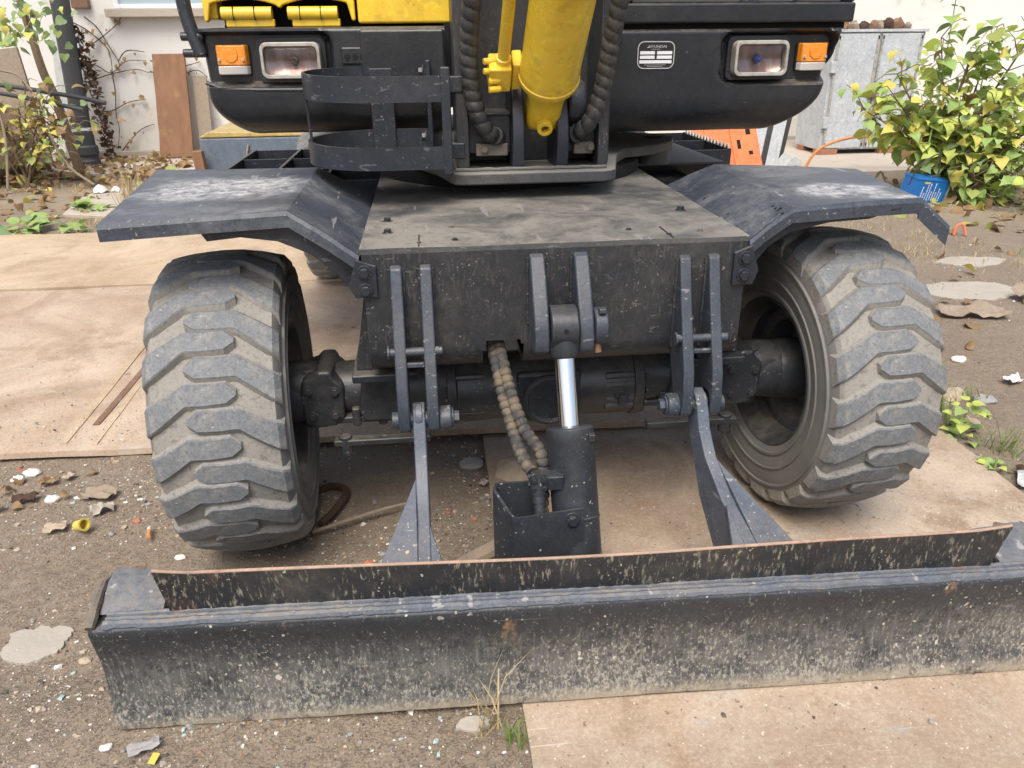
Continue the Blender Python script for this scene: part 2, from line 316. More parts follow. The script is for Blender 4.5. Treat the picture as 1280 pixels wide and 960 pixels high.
def spiral(pts, r0, r1, pitch, n=20):                        # helical hose guard
    per = 9; P = resample(spline(pts, 24), pitch/per); m = MB(); px = None; v = []
    for i, p in enumerate(P):
        d = (P[min(i+1, len(P)-1)]-P[max(i-1, 0)]).normalized()
        if px is None: x, y = frame_from(d)
        else: x = (px-d*px.dot(d)).normalized(); y = d.cross(x)
        px = x; j = 1+.06*noise.noise(p*25)
        for k in range(n):
            ph = (i/per+k/n) % 1; rr = (r0+(r1-r0)*abs(math.sin(math.pi*ph))**.45)*j; a = 2*math.pi*k/n; v.append(p+rr*(math.cos(a)*x+math.sin(a)*y))
    m.add(v, [(i*n+k, i*n+(k+1) % n, (i+1)*n+(k+1) % n, (i+1)*n+k) for i in range(len(P)-1) for k in range(n)]+[tuple(range(n-1, -1, -1)), tuple(range((len(P)-1)*n, len(P)*n))]); return m
def hexbolt(p, d, r, h, parent, mat='black', name='bolt'):
    d = Vector(d).normalized(); p = Vector(p); m = MB(); m.tube([p, p+d*h*.25], r*1.45, 16); m.tube([p+d*h*.2, p+d*h], r, 6); return m.obj(name, mat, parent, bevel=r*.12)
def text(body, size, mat, parent, loc, rot, name, ext=.0004, align='CENTER', sx=1):
    cu = bpy.data.curves.new(name, 'FONT'); cu.body = body; cu.size = size; cu.extrude = ext; cu.align_x = align; cu.resolution_u = 3
    tmp = bpy.data.objects.new('t', cu); COL.objects.link(tmp); dg = bpy.context.evaluated_depsgraph_get()
    me = bpy.data.meshes.new_from_object(tmp.evaluated_get(dg)); bpy.data.objects.remove(tmp); bpy.data.curves.remove(cu)
    me.materials.clear(); me.materials.append(MT[mat]); o = bpy.data.objects.new(name, me); COL.objects.link(o); o.parent = parent; o.location = loc; o.rotation_euler = rot; o.scale = (sx, 1, 1); return o
def sstep(a, b, x):
    t = max(0, min(1, (x-a)/(b-a))); return t*t*(3-2*t)
# ================================================================ ground
def gh(x, y):
    n = noise.fractal(Vector((x*.9, y*.9, 0)), 1, 2, 4)*.012 + noise.fractal(Vector((x*5, y*5, 3)), 1, 2, 4)*.006
    z = n
    z += .02*sstep(-.35, -.75, x)*sstep(-.55, -.7, y)*sstep(-1.6, -1.1, y)          # dirt pushed up along the blade
    u = sstep(-4.2, -4, x)*sstep(.5, .62, y)*sstep(3.95, 3.8, y)*sstep(2.2, 2.0, x)
    z = z*(1-u)+(-.02)*u
    v = sstep(-.16, -.04, x)*sstep(1.6, 1.48, x)*sstep(.5, .4, y)
    z = z*(1-v)+(-.02)*v
    return z-.004
def lin(a, b, n): return [a+(b-a)*i/n for i in range(n+1)]
xs = [-60, -30, -15, -9, -6.5]+lin(-5, 5.5, 330)+[6.5, 9, 15, 30, 60]
ys = [-20, -8, -4, -2.4]+lin(-1.7, 3.8, 260)+lin(3.9, 8.4, 60)+[12, 25, 60, 120]
v = [(x, y, gh(x, y) if -5.1 < x < 5.6 and -1.8 < y < 8.5 else -.004) for y in ys for x in xs]; nx = len(xs)
g = MB(); g.add(v, [(j*nx+i, j*nx+i+1, (j+1)*nx+i+1, (j+1)*nx+i) for j in range(len(ys)-1) for i in range(nx-1)])
tag(g.obj('ground', 'dirt', recalc=False, ang=180), kind='structure')

# ================================================================ steel plates
def steel_plate(x0, x1, y0, y1, z, th, mat, label, skew=0, warp=.006, seed=0, edge=.008):
    nx, ny = 60, 40; m = MB()
    def P(u, w, zz):
        x = x0+(x1-x0)*u; y = y0+(y1-y0)*w+skew*u
        n = noise.noise(Vector((x*.8, y*.8, seed)))*warp+noise.noise(Vector((x*3, y*3, seed+5)))*warp*.3
        ex = noise.noise(Vector((x*4, y*4, seed+9)))*edge
        if w in (0, 1): y += ex
        if u in (0, 1): x += ex
        return (x, y, z+zz+n)
    v = [P(i/nx, j/ny, 0) for j in range(ny+1) for i in range(nx+1)]; k = len(v); v += [P(i/nx, j/ny, -th) for j in range(ny+1) for i in range(nx+1)]
    q = lambda i, j: j*(nx+1)+i
    f = [(q(i, j), q(i+1, j), q(i+1, j+1), q(i, j+1)) for j in range(ny) for i in range(nx)]
    f += [tuple(a+k for a in reversed(t)) for t in f]
    rim = [q(i, 0) for i in range(nx)]+[q(nx, j) for j in range(ny)]+[q(i, ny) for i in range(nx, 0, -1)]+[q(0, j) for j in range(ny, 0, -1)]
    f += [(rim[(i+1) % len(rim)], rim[i], rim[i]+k, rim[(i+1) % len(rim)]+k) for i in range(len(rim))]
    m.add(v, f); o = m.obj('steel_plate', mat, ang=40); tag(o, label, 'steel plate'); return o
PA = steel_plate(-4.3, 1.3, .50, 2.46, .04, .022, 'plateA', 'rosy rust-dusted steel road plate with scraped stripes, lying under the axle', skew=-.07, warp=.012, seed=1, edge=.012)
PB = steel_plate(-5.2, 2.4, 2.52, 3.92, .05, .02, 'plateB', 'ochre steel road plate lying under the rear wheels beside dry grass', skew=-.18, warp=.016, seed=4, edge=.03)
PR = steel_plate(-.125, 1.53, -1.9, .46, .006, .012, 'plateR', 'tan spotted steel road plate under the wheel with the drooping fender', skew=0, warp=.004, seed=8)
def bar_on(p, q, w, h, mat, name, parent, z=.041):
    a, b = Vector((*p, z)), Vector((*q, z)); d = (b-a).normalized(); s = Vector((-d.y, d.x, 0))*w/2; k = 10; m = MB(); v = []
    for i in range(k+1):
        c = a.lerp(b, i/k); j = 1+.25*noise.noise(c*9); zz = Vector((0, 0, noise.noise(Vector((c.x*.8, c.y*.8, 1)))*.012))
        v += [c+zz-s*j-Vector((0, 0, .01)), c+zz-s*j*.8+Vector((0, 0, h)), c+zz+s*j*.8+Vector((0, 0, h)), c+zz+s*j-Vector((0, 0, .01))]
    m.add(v, [(i*4+e, i*4+e+1, i*4+e+5, i*4+e+4) for i in range(k) for e in range(3)]+[(0, 1, 2, 3), (k*4+3, k*4+2, k*4+1, k*4)])
    return m.obj(name, mat, parent)
bar_on((-1.52, 1.25), (-1.53, .66), .03, .004, 'rust', 'plate_strip', PA)  # rusty recessed slot drawn as a bar, its shadow put into the colour
bar_on((-1.49, 1.0), (-1.48, .50), .028, .003, 'plateB', 'plate_strip', PA)
bar_on((-1.62, 1.65), (-1.59, .52), .035, .003, 'plateB', 'plate_strip', PA)
bar_on((-.62, .62), (-.40, .60), .10, .006, 'rust', 'plate_strip', PA)

# ================================================================ pavement by the wall
m = MB()
def slab(x0, x1, y0, y1, z, sd):
    n = 30; poly = []
    for i in range(n+1): x = x0+(x1-x0)*i/n; poly.append((x, y0+noise.noise(Vector((x*1.7, sd, 0)))*.14))
    poly += [(x1, y1), (x0, y1)]; m.prism(poly, 'z', -.05, z)
slab(-7, -1.9, 6.75, 8.3, .045, 1.); slab(-1.88, 3.3, 6.6, 8.3, .05, 2.3); slab(3.32, 9, 5.55, 8.3, .05, 4.1)
pav = m.obj('pavement', 'concrete', bevel=.01); tag(pav, kind='structure')
m = MB(); m.prism([(-3.45, 5.6), (-3.3, 4.75), (-2.9, 4.6), (-2.35, 4.35), (-1.6, 4.5), (-1.5, 5.9), (-2.6, 6.1), (-3.2, 5.95)], 'z', -.05, .022)
tag(m.obj('concrete_slab', 'concrete', bevel=.008), 'cracked flat concrete slab between dry grass and the wooden plank', 'concrete slab')

# ================================================================ building wall
B = empty('building', (0, 8.2, 0)); tag(B, 'long white plastered building wall with stained foot and pale window', 'building')
B.location = (0, 0, 0)
m = MB(); m.grid(lambda u, w: (-14+28*u, 8.2+.008*noise.noise(Vector((u*60, w*9, 0))), -.1+4.6*w), 160, 30); m.obj('wall', 'wall', B, recalc=False, solid=.02)
m = MB(); m.box(-14, 14, 8.10, 8.188, -.1, .10); m.obj('plinth', 'concrete', B, bevel=.01)
w = MB(); w.box(-3.72, -1.2, 8.165, 8.185, 1.66, 2.9); w = w.obj('window', 'pane', B)
for x in (-3.72, -2.5, -1.26): MB().box(x, x+.06, 8.13, 8.19, 1.66, 2.9).obj('window_frame', 'white', w, bevel=.004)
MB().box(-3.72, -1.2, 8.128, 8.19, 1.655, 1.70).obj('window_frame', 'white', w, bevel=.004)
MB().box(-3.8, -1.1, 8.05, 8.185, 1.565, 1.652).obj('window_sill', 'concrete', w, bevel=.008)
MB().box(-4.17, -3.98, 8.12, 8.195, 1.66, 1.80).obj('wall_bracket', 'rust', B, bevel=.01)

# wooden plank leaning on the wall
m = MB(); n = 12; v = []
for i in range(n+1):
    u = i/n; z = .05+1.13*u; y = 7.80+.24*u; x0, x1 = -3.41+.04*u, -3.03+.025*u
    j = .012*noise.noise(Vector((0, u*6, 2))); top = -.03*noise.noise(Vector((3, u, 1))) if i == n else 0
    v += [(x0+j, y, z), (x1+j*.6, y, z+top), (x1+j*.6, y+.05, z+top), (x0+j, y+.05, z)]
m.add(v, [(i*4+e, i*4+(e+1) % 4, i*4+4+(e+1) % 4, i*4+4+e) for i in range(n) for e in range(4)]+[(3, 2, 1, 0), tuple(n*4+e for e in range(4))])
tag(m.obj('wooden_plank', 'wood', ang=30, bevel=.006), 'thick brown wooden plank leaning upright against the white wall', 'plank')
m = MB(); m.box(-2.98, -2.82, 7.93, 7.97, .05, .95, rot=(-.2, 0, 0), piv=(-2.9, 7.95, .05)); tag(m.obj('wooden_board', 'stick', bevel=.004), 'narrow pale weathered board leaning on the wall beside the brown plank', 'board')

# drain pipe with ring socket
P = empty('drain_pipe', (-4.08, 7.45, 0)); tag(P, 'dark grey drain pipe standing upright in front of the white wall', 'pipe')
m = MB(); m.tube([(.12, 0, 2.6), (.05, 0, 1.4), (0, 0, .45)], .095, 24); m.obj('pipe', 'pipe', P)
m = MB(); m.lathe([(0, .10), (.0, .115), (.05, .118), (.07, .105), (.10, .105), (.12, .12), (.2, .12), (.22, .10), (.36, .105)], (0, 0, .04), (0, 0, 1), 24); m.obj('socket', 'pipe', P)

# steel rods sticking out of the shrub
for a, b, r, lab in (((-4.6, 6.9, .93), (-3.53, 6.8, .74), .022, 'dark steel rod with cut end poking out above the other rod'), ((-4.9, 6.6, .95), (-3.65, 6.5, .70), .02, 'grey steel rod poking out below the other rod through leaves')):
    a, b = Vector(a), Vector(b); m = MB(); d = (b-a)
    m.tube([a, a+d*.3+Vector((0, 0, .01)), a+d*.7+Vector((0, 0, .012)), b], r, 12); tag(m.obj('steel_rod', 'pipe'), lab, 'rod')
# old boards and tarp stacked in the corner
for i, (x, y, w_, h, tilt, lab, mt) in enumerate(((-4.75, 7.3, .34, 1.25, -.12, 'wide grey-brown board leaning in the overgrown corner', 'stick'), (-4.45, 7.75, .30, 1.5, .05, 'pale grey sheet standing behind the drain pipe', 'greyp'), (-5.05, 6.9, .5, .75, .1, 'dark weathered board low in the overgrown corner', 'bark'))):
    m = MB(); m.box(x, x+w_, y, y+.04, .04, h, rot=(-.12, tilt, 0), piv=(x, y, .04)); tag(m.obj('leaning_board', mt, bevel=.004), lab, 'board')
m = MB()
def lump(u, w):
    a = u*2*math.pi; b = w*math.pi; d = Vector((math.cos(a)*math.sin(b), math.sin(a)*math.sin(b), math.cos(b)))
    r = 1+.35*noise.fractal(d*1.8, 1, 2, 3); p = Vector((-4.75, 6.75, .22))+Vector((d.x*.5, d.y*.35, d.z*.3))*r; return p
m.grid(lump, 32, 18); tag(m.obj('tarp_heap', 'bark'), 'dark brown heap of old tarp under the corner shrub', 'tarp')

# ================================================================ metal cabinet
C = empty('metal_cabinet', (4.7, 6.95, .09)); tag(C, 'grey two-door metal cabinet standing on bricks by the wall', 'cabinet')
def cb(x0, x1, y0, y1, z0, z1): return MB().box(x0-4.7, x1-4.7, y0-6.95, y1-6.95, z0-.09, z1-.09)
cb(4.20, 5.24, 6.73, 7.35, .10, 1.33).obj('body', 'grey', C, bevel=.006)
for x0, x1 in ((4.235, 4.70), (4.735, 5.20)):
    d = cb(x0, x1, 6.705, 6.735, .12, 1.315).obj('door', 'grey', C, bevel=.004)
    cb(x0-.004, x0+.02, 6.698, 6.712, .13, 1.305).obj('door_edge', 'bezel', d, bevel=.002); cb(x1-.02, x1+.004, 6.698, 6.712, .13, 1.305).obj('door_edge', 'bezel', d, bevel=.002)
    for zz in (.14, 1.26):
        for xx in (x0+.005, x1-.015): cb(xx, xx+.012, 6.692, 6.70, zz, zz+.035).obj('slot', 'void', d)
for zz in (.34, .92): cb(4.19, 4.25, 6.68, 6.73, zz, zz+.12).obj('hinge', 'grey', C, bevel=.006)
cb(4.66, 4.79, 6.67, 6.706, .66, .74).obj('latch', 'rust', C, bevel=.008); MB().cyl((.05, -.30, .60), (.09, -.30, .57), .016, 10).obj('padlock', 'bezel', C)
cb(4.18, 5.26, 6.70, 7.37, 1.331, 1.36).obj('lid', 'grey', C, bevel=.004)
for x in (4.24, 4.98):
    for y in (6.74, 7.15):
        o = MB().box(-.12, .12, -.06, .06, 0, .062).obj('brick', 'brick', bevel=.006); o.location = (x+.06, y+.02, .048); 
        if y < 7: tag(o, 'red brick under the cabinet corner beside the orange hose' if x < 4.5 else 'red brick under the cabinet corner behind the bush', 'brick', 'bricks under the cabinet')
        else: tag(o, 'red brick under the back edge of the cabinet near the wall', 'brick', 'bricks under the cabinet')
# rubbish on top
random.seed(3)
for i in range(9):
    x = 4.3+.1*i+random.uniform(-.03, .03); r = random.uniform(.035, .07); m = MB(); sd = i*7.3
    m.grid(lambda u, w: Vector((x, 6.9+random.uniform(-.0, .0), 1.36+r*.55))+Vector((math.cos(u*6.2832)*math.sin(w*3.1416), math.sin(u*6.2832)*math.sin(w*3.1416), math.cos(w*3.1416)))*r*(1+.6*noise.noise(Vector((math.cos(u*6.2832)*2, math.sin(u*6.2832)*2+sd, w*4)))), 12, 8)
    tag(m.obj('scrap_lump', ['vinedark', 'rust', 'stick'][i % 3]), 'rusty brown scrap lying in a heap on top of the cabinet', 'scrap', 'scrap on the cabinet')
m = MB(); m.grid(lambda u, w: (4.10+.35*u+.05*noise.noise(Vector((u*4, w*5, 1))), 7.0+.12*math.sin(u*9+w*4), 1.37+.33*w*(1-.4*abs(u-.4))+.05*noise.noise(Vector((u*5, w*5, 7)))), 16, 12)
tag(m.obj('plastic_sheet', 'pale', solid=.004), 'crumpled beige plastic sheet standing on the cabinet top', 'plastic sheet')
m = MB(); m.box(4.62, 4.98, 8.11, 8.19, 1.45, 2.6); wv = m.obj('wall_vent', 'white', bevel=.01); tag(wv, 'white slatted vent frame on the wall above the cabinet', 'vent')
for i in range(8): MB().box(4.66, 4.94, 8.09, 8.125, 1.50+.09*i, 1.53+.09*i, rot=(.5, 0, 0)).obj('slat', 'greyp', wv)

# orange panel, grey panels, bracket, hose
m = MB(); m.box(-.30, .30, -.02, .02, 0, .75); o = m.obj('orange_panel', 'orange', bevel=.004); o.location = (2.27, 4.28, .03); o.rotation_euler = (-.45, -.10, .06); tag(o, 'orange painted sheet-metal panel with slots leaning behind the excavator', 'panel')
for x in (-.16, .06): MB().box(x, x+.035, -.032, -.021, .01, .74).obj('fold', 'orange', o, bevel=.004)
for (x, z, w_, h) in ((.11, .44, .03, .075), (.20, .55, .04, .045), (.20, .38, .035, .03)): MB().box(x, x+w_, -.024, -.0205, z, z+h).obj('slot', 'void', o)
for i, (x, lab) in enumerate(((2.82, 'pale grey angle bar leaning next to the orange panel'), (3.0, 'pale grey angle bar leaning between the other angle bar and the cabinet'))):
    m = MB(); m.prism([(-.06, 0), (.06, 0), (.06, .03), (.052, .03), (.052, .008), (-.06, .008)], 'z', 0, .8); o = m.obj('angle_bar', 'grey', bevel=.002); o.location = (x, 5.3, 0); o.rotation_euler = (-.25, .22, 0); tag(o, lab, 'angle bar')
m = MB(); m.box(3.15, 3.24, 5.5, 6.1, .05, .75, rot=(0, .12, 0)); tag(m.obj('dark_post', 'pipe', bevel=.006), 'dark flat post leaning beside the cabinet side', 'post')
G = empty('plastic_bracket', (2.68, 4.45, 0)); tag(G, 'pale grey plastic bracket with open underside lying beside orange panel', 'bracket')
m = MB(); m.prism([(-.22, .26), (-.1, .29), (.02, .30), (.10, .40), (.17, .36), (.185, .20), (.15, .20), (.13, .31), (-.02, .27), (-.03, .2), (-.06, .2), (-.07, .26), (-.22, .22)], 'y', -.1, .1); m.obj('shell', 'greyp', G, bevel=.008)
MB().box(-.2, .16, -.08, .08, 0, .21).obj('foot', 'pipe', G, bevel=.01)
m = MB(); P = resample(spline([(3.50, 5.6, .06), (3.60, 5.6, .24), (3.80, 5.6, .34), (4.08, 5.6, .38), (4.34, 5.6, .34), (4.55, 5.6, .22), (4.7, 5.7, .07)], 12), .03); m.tube(P, .014, 10)
t = NT('orange_hose'); MT['ohose'] = t.out(t.mix(t.noise(12), (.55, .2, .06), (.68, .3, .11)), .5); tag(m.obj('rubber_hose', 'ohose'), 'thin orange rubber hose arching in front of the cabinet doors', 'hose')

# blue tin
T = empty('tin_can', (3.93, 4.28, .0)); T.rotation_euler = (.12, .12, .15); tag(T, 'dented blue oil tin with white print and wire handle under the bush', 'tin')
MB().box(-.17, .17, -.09, .09, .0, .20).obj('body', 'canblue', T, bevel=.012)
MB().box(.155, .176, -.094, .094, .003, .197).obj('side_rim', 'bezel', T, bevel=.004); MB().box(-.174, .174, -.093, .093, .192, .203).obj('top_rim', 'canblue', T, bevel=.003)
random.seed(5)
for i in range(9):
    x = -.10+.024*i; h = random.uniform(.05, .13); m = MB(); z = .03
    while z < .03+h: L = random.uniform(.008, .02); m.box(x, x+.007, -.0925, -.0905, z, z+L); z += L+.005
    m.obj('lettering', 'white', T)
MB().box(-.10, -.04, -.0925, -.0905, .165, .18).obj('emblem', 'yplastic', T)
m = MB(); m.tube(spline([(-.17, 0, .12), (-.16, -.02, .28), (-.02, -.03, .40), (.06, -.02, .25), (.02, 0, .2)], 8), .006, 8); m.obj('handle', 'pipe', T)

# blue grey steel box with yellow lid edge
X = empty('steel_box', (-1.8, 4.95, 0)); tag(X, 'weathered blue-grey steel box with chipped yellow lid behind the excavator', 'box')
MB().box(-.28, .55, -.3, .5, .035, .60).obj('body', 'bluebox', X, bevel=.012)
MB().prism([(-.29, .604), (.56, .604), (.5, .63), (-.2, .65)], 'y', -.3, .5).obj('lid', paint('chipped_yellow', (.42, .31, .10), .7, .8, .3, rust=.8, grime=.8), X, bevel=.01)
m = MB(); m.tube(spline([(.10, -.31, .55), (.08, -.32, .45), (.14, -.315, .36), (.12, -.32, .3)], 6), .008, 8); m.obj('cable', 'stick', X)
S2 = MB(); S2.box(-.03, .05, -.38, -.3, .03, .52, rot=(0, -.05, 0)); o = S2.obj('wooden_stake', 'wood', bevel=.008); o.location = (-2.08, 4.9, 0); tag(o, 'short splintered wooden stake leaning on the blue-grey box', 'stake')
# ================================================================ WHEELED EXCAVATOR
EX = empty('wheeled_excavator', (0, 0, 0)); tag(EX, 'black and yellow wheeled excavator with dozer blade, parked on steel plates', 'excavator')

# ---- wheels
TR, HW, NL = .415, .142, 21
def crown(s): return TR-1.0*s*s
def make_wheel():
    hub = MB(); hub.lathe([(-.02, .0), (-.02, .06), (.0, .065), (.0, .12), (-.055, .15), (-.06, .185), (-.045, .185), (-.04, .155), (.015, .125), (.02, .0)], (0, 0, 0), (1, 0, 0), 40)
    W_ = hub.obj('wheel', 'axle', EX)
    t = MB()
    prof = [(-.128, .205), (-.140, .225), (-.152, .27), (-.156, .31), (-.152, .345), (-.144, .37), (-.136, .381)]
    prof += [(s, crown(s)-.018) for s in (-.125, -.1, -.06, 0, .06, .1, .125)]
    prof += [(.136, .381), (.144, .37), (.152, .345), (.156, .31), (.152, .27), (.140, .225), (.128, .205), (.10, .202), (-.10, .202)]
    t.lathe(prof, (0, 0, 0), (1, 0, 0), 96, close=True)
    ns = len(prof); t.mi = [1 if (i//96) < 5 or (i//96) >= 14 else 0 for i in range(len(t.f))]
    t.obj('tyre', ['rubber_base', 'rubber_side'], W_)
    for sx in (-1, 1):                                             # raised rings on the sidewalls
        for a, r, w_ in ((.1555, .335, .006), (.1545, .285, .004), (.147, .243, .007)):
            k = MB(); k.lathe([(sx*(a-.004), r-w_), (sx*(a+.003), r-w_*.5), (sx*(a+.003), r+w_*.5), (sx*(a-.004), r+w_)], (0, 0, 0), (1, 0, 0), 72, close=True); k.obj('sidewall_ring', 'rubber_side', W_)
    rim = MB(); rim.lathe([(-.135, .222), (-.14, .216), (-.128, .204), (-.11, .2), (-.09, .185), (.09, .185), (.11, .2), (.128, .204), (.14, .216), (.135, .222), (.12, .208), (-.12, .208)], (0, 0, 0), (1, 0, 0), 64, close=True); rim.obj('rim', 'axle', W_)
    # tread lugs
    def lug(sg, worn):
        st = [(.056, .000, .005), (.034, .001, .0255), (.032, .001, .026), (-.02, -.001, .0265), (-.048, .001, .0265), (-.058, -.0, .027), (-.060, -.001, .027), (-.088, -.020, .030), (-.118, -.040, .033), (-.139, -.053, .035), (-.152, -.061, .035)]
        k = MB(); v = []
        for i, (s, tt, hw) in enumerate(st):
            s2 = s*sg; rt_ = crown(s)-(.012 if i == len(st)-1 else 0)-worn*.004; rb = min(crown(s)-.024, .395) if i < len(st)-2 else .35+.01*(len(st)-1-i)
            hb = hw+.013
            for dr, r in ((-hb, rb), (-hw, rt_-.003), (-hw*.86, rt_), (hw*.86, rt_), (hw, rt_-.003), (hb, rb)):
                a = (tt+dr+.0014*noise.noise(Vector((s*40, dr*60, sg*3+worn*9))))/TR; v.append((s2, -r*math.cos(a), r*math.sin(a)))
        m_ = len(st); f = [(i*6+e, i*6+e+1, (i+1)*6+e+1, (i+1)*6+e) for i in range(m_-1) for e in range(5)]+[tuple(range(6)), tuple(reversed(range((m_-1)*6, m_*6)))]
        mi = [0 if e in (1, 2, 3) else 1 for i in range(m_-1) for e in range(5)]+[1, 1]
        k.add(v, f); k.mi = mi; me = k.obj('tread_lug', ['rubber_lug', 'rubber_base'], None, ang=22); dat = me.data; bpy.data.objects.remove(me); return dat
    dat = {(sg, w): lug(sg, w) for sg in (1, -1) for w in (0, .6, 1)}
    random.seed(2)
    for sg in (1, -1):
        for i in range(NL):
            o = bpy.data.objects.new('tread_lug', dat[(sg, random.choice((0, .6, 1)))]); COL.objects.link(o); o.parent = W_
            o.rotation_euler = (2*math.pi*(i+(.5 if sg < 0 else 0))/NL+random.uniform(-.012, .012), 0, 0)
    return W_
wl = make_wheel(); wr = copy_tree(wl, EX)
wl.location = (-.807, 0, .408); wl.rotation_euler = (R(8), 0, .058)
wr.location = (.822, 0, .416); wr.rotation_euler = (R(3), 0, .10)
for x, a in ((-.807, 20), (.807, 9)):
    w3 = copy_tree(wl, EX); w3.location = (x, 2.5, .455); w3.rotation_euler = (R(a), 0, 0)
# wheel hubs sit towards the outer side of the dish
def xb(x0, x1, y0, y1, z0, z1, name, mat, parent=EX, bev=.004, rot=None): return MB().box(x0, x1, y0, y1, z0, z1, rot=rot).obj(name, mat, parent, bevel=bev)

# ---- chassis
xs_ = [-.432, -.30, -.17, -.16, -.152, -.066, -.058, -.048, .1, .25, .4, .482]
prof = [(-.235, .872), (-.25, .866), (-.25, .80), (-.25, .72), (-.25, .648), (-.25, .637), (-.25, .628), (-.247, .612), (-.238, .596), (-.222, .584), (-.20, .577), (-.05, .572), (.3, .572)]
m = MB(); v = [(x, y, z) for (y, z) in prof for x in xs_]; n = len(xs_); f = []
for j in range(len(prof)-1):
    for i in range(n-1):
        if j >= 4 and 3 <= i <= 5 and not (j == 4 and i in (3, 5)): continue
        if j >= 11 and False: continue
        f.append((j*n+i, j*n+i+1, (j+1)*n+i+1, (j+1)*n+i))
m.add(v, f); chf = m.obj('front_plate', 'blackv', EX, solid=.016, ang=40)
xb(-.432, -.416, -.22, 3.0, .585, .862, 'side_plate', 'blackv'); xb(.466, .482, -.22, 3.0, .585, .862, 'side_plate', 'blackv')
xb(-.41, .46, .02, .04, .58, .86, 'interior_shade_sheet', 'void', bev=0)  # near-black sheet: shade inside the hollow frame put into colour
dk = MB(); dk.grid(lambda u, w: (-.436+.922*u, -.256+1.9*w, .8765+.0025*noise.noise(Vector((u*5, w*9, 0)))), 30, 40); dk = dk.obj('deck_plate', 'top', EX, solid=.012, ang=60)
xb(-.436, .486, 1.66, 3.1, .86, .88, 'deck_plate', 'top')
for (x, y, h) in ((-.377, -.10, .018), (-.382, .03, .02), (-.215, -.19, .008), (-.218, -.057, .008), (.216, -.15, .008), (.217, -.06, .008), (.385, -.19, .01), (.413, .058, .018), (-.30, -.21, .006), (.30, -.21, .006)):
    hexbolt((x, y, .8815), (0, 0, 1), .010 if h > .01 else .006, h*.65, EX, 'clamp' if random.random() < .5 else 'black')
for x0 in (-.30, .30): xb(x0-.0015, x0+.0015, -.25, -.13, .8825, .8835, 'seam', 'void', bev=0)
# axle seat gussets
for sx, x0 in ((-1, -.43), (1, .48)):
    m = MB(); m.prism([(x0, .75), (x0+sx*.012, .75), (x0+sx*.048, .548), (x0+sx*-.10, .548), (x0+sx*-.10, .59), (x0, .60)], 'y', -.165, -.15); m.obj('axle_gusset', 'blackv', EX, bevel=.003)
    a, b_ = sorted((x0+sx*.058, x0-sx*.11)); xb(a, b_, -.2, .06, .525, .547, 'axle_seat', 'black', bev=.005)

# ---- front axle
AX = MB(); AX.lathe([(-.25, .03), (-.25, .105), (-.225, .107), (-.222, .102), (-.15, .10), (-.13, .098), (.16, .098), (.18, .10), (.27, .10), (.273, .107), (.30, .105), (.30, .03)], (0, 0, .415), (1, 0, 0), 40); AXo = AX.obj('axle_housing', 'axle', EX, bevel=.003)
for sx in (-1, 1):
    cx = .028
    a0, a1 = (-.70, -.24) if sx < 0 else (.295, .70)
    m = MB(); P_ = [(a0, .07), (a0+.06, .074), (a0+.12, .066), ((a0+a1)/2, .07), (a1, .088)] if sx < 0 else [(a0, .088), ((a0+a1)/2, .07), (a1-.12, .066), (a1-.06, .074), (a1, .07)]
    m.lathe([(q[0], q[1]*1.08) for q in P_], (0, 0, .432), (1, 0, 0), 12); m.obj('axle_arm', 'axle', EX, bevel=.006)
    kx = sx*.585
    MB().prism([(kx-.055, .36), (kx-.02, .345), (kx+.03, .35), (kx+.055, .375), (kx+.06, .47), (kx+.035, .495), (kx+.03, .515), (kx-.01, .515), (kx-.02, .50), (kx-.05, .49), (kx-.06, .45)], 'y', -.085, .09).obj('knuckle_casting', 'axle', EX, bevel=.012)
    for (qx, qz) in ((-.03, .385), (.03, .385), (-.035, .46), (.035, .455)): hexbolt((kx+qx, -.085, qz), (0, -1, 0), .010, .010, EX, 'axle')
    qx = sx*.43; MB().prism([(qx-.05, .365), (qx+.05, .365), (qx+.06, .40), (qx+.045, .505), (qx-.045, .505), (qx-.06, .40)], 'y', -.10, .06).obj('axle_boss', 'axle', EX, bevel=.012)
    for k, x in enumerate((.34, .43, .50)):
        xx = sx*x+(.02 if sx > 0 else 0); xb(xx-.012, xx+.012, -.082, .05, .345, .40, 'rib', 'axle', bev=.006)
    xb(min(sx*.27, sx*.60)+(.02 if sx > 0 else 0), max(sx*.27, sx*.60), -.075, .05, .352, .372, 'axle_flange', 'axle', bev=.006)
    m = MB(); xk = sx*.66; m.lathe([(-.055, .05), (-.05, .078), (.05, .085), (.06, .07)], (xk, 0, .42), (sx, 0, 0), 24); m.obj('steering_knuckle', 'axle', EX, bevel=.004)
    m = MB(); m.cyl((sx*.63, -.01, .33), (sx*.63, -.01, .503), .036, 18); m.obj('king_pin', 'axle', EX, bevel=.006)
    m = MB(); m.lathe([(0, .08), (.03, .09), (.10, .09), (.105, .07)], (sx*.69, 0, .418), (sx, 0, .0), 28); m.obj('hub', 'axle', EX, bevel=.004)
    xb(min(sx*.30, sx*.56), max(sx*.30, sx*.56), -.145, -.11, .318, .336, 'tie_rod', 'axle'); m = MB(); m.cyl((sx*.53, -.128, .29), (sx*.53, -.128, .345), .018, 12); m.obj('tie_rod_end', 'axle', EX, bevel=.003)
for i in range(14):
    a = 2*math.pi*i/14
    for x in (-.248, .303): hexbolt((x, -.094*math.cos(a), .415+.094*math.sin(a)), (-1 if x < 0 else 1, 0, 0), .007, .008, AXo, 'axle')
for z in (.44, .475, .40, .37): m = MB(); m.cyl((-.225, -.095+.25*abs(z-.415), z), (-.15, -.093+.25*abs(z-.415), z), .009, 8); m.obj('rib', 'axle', AXo)
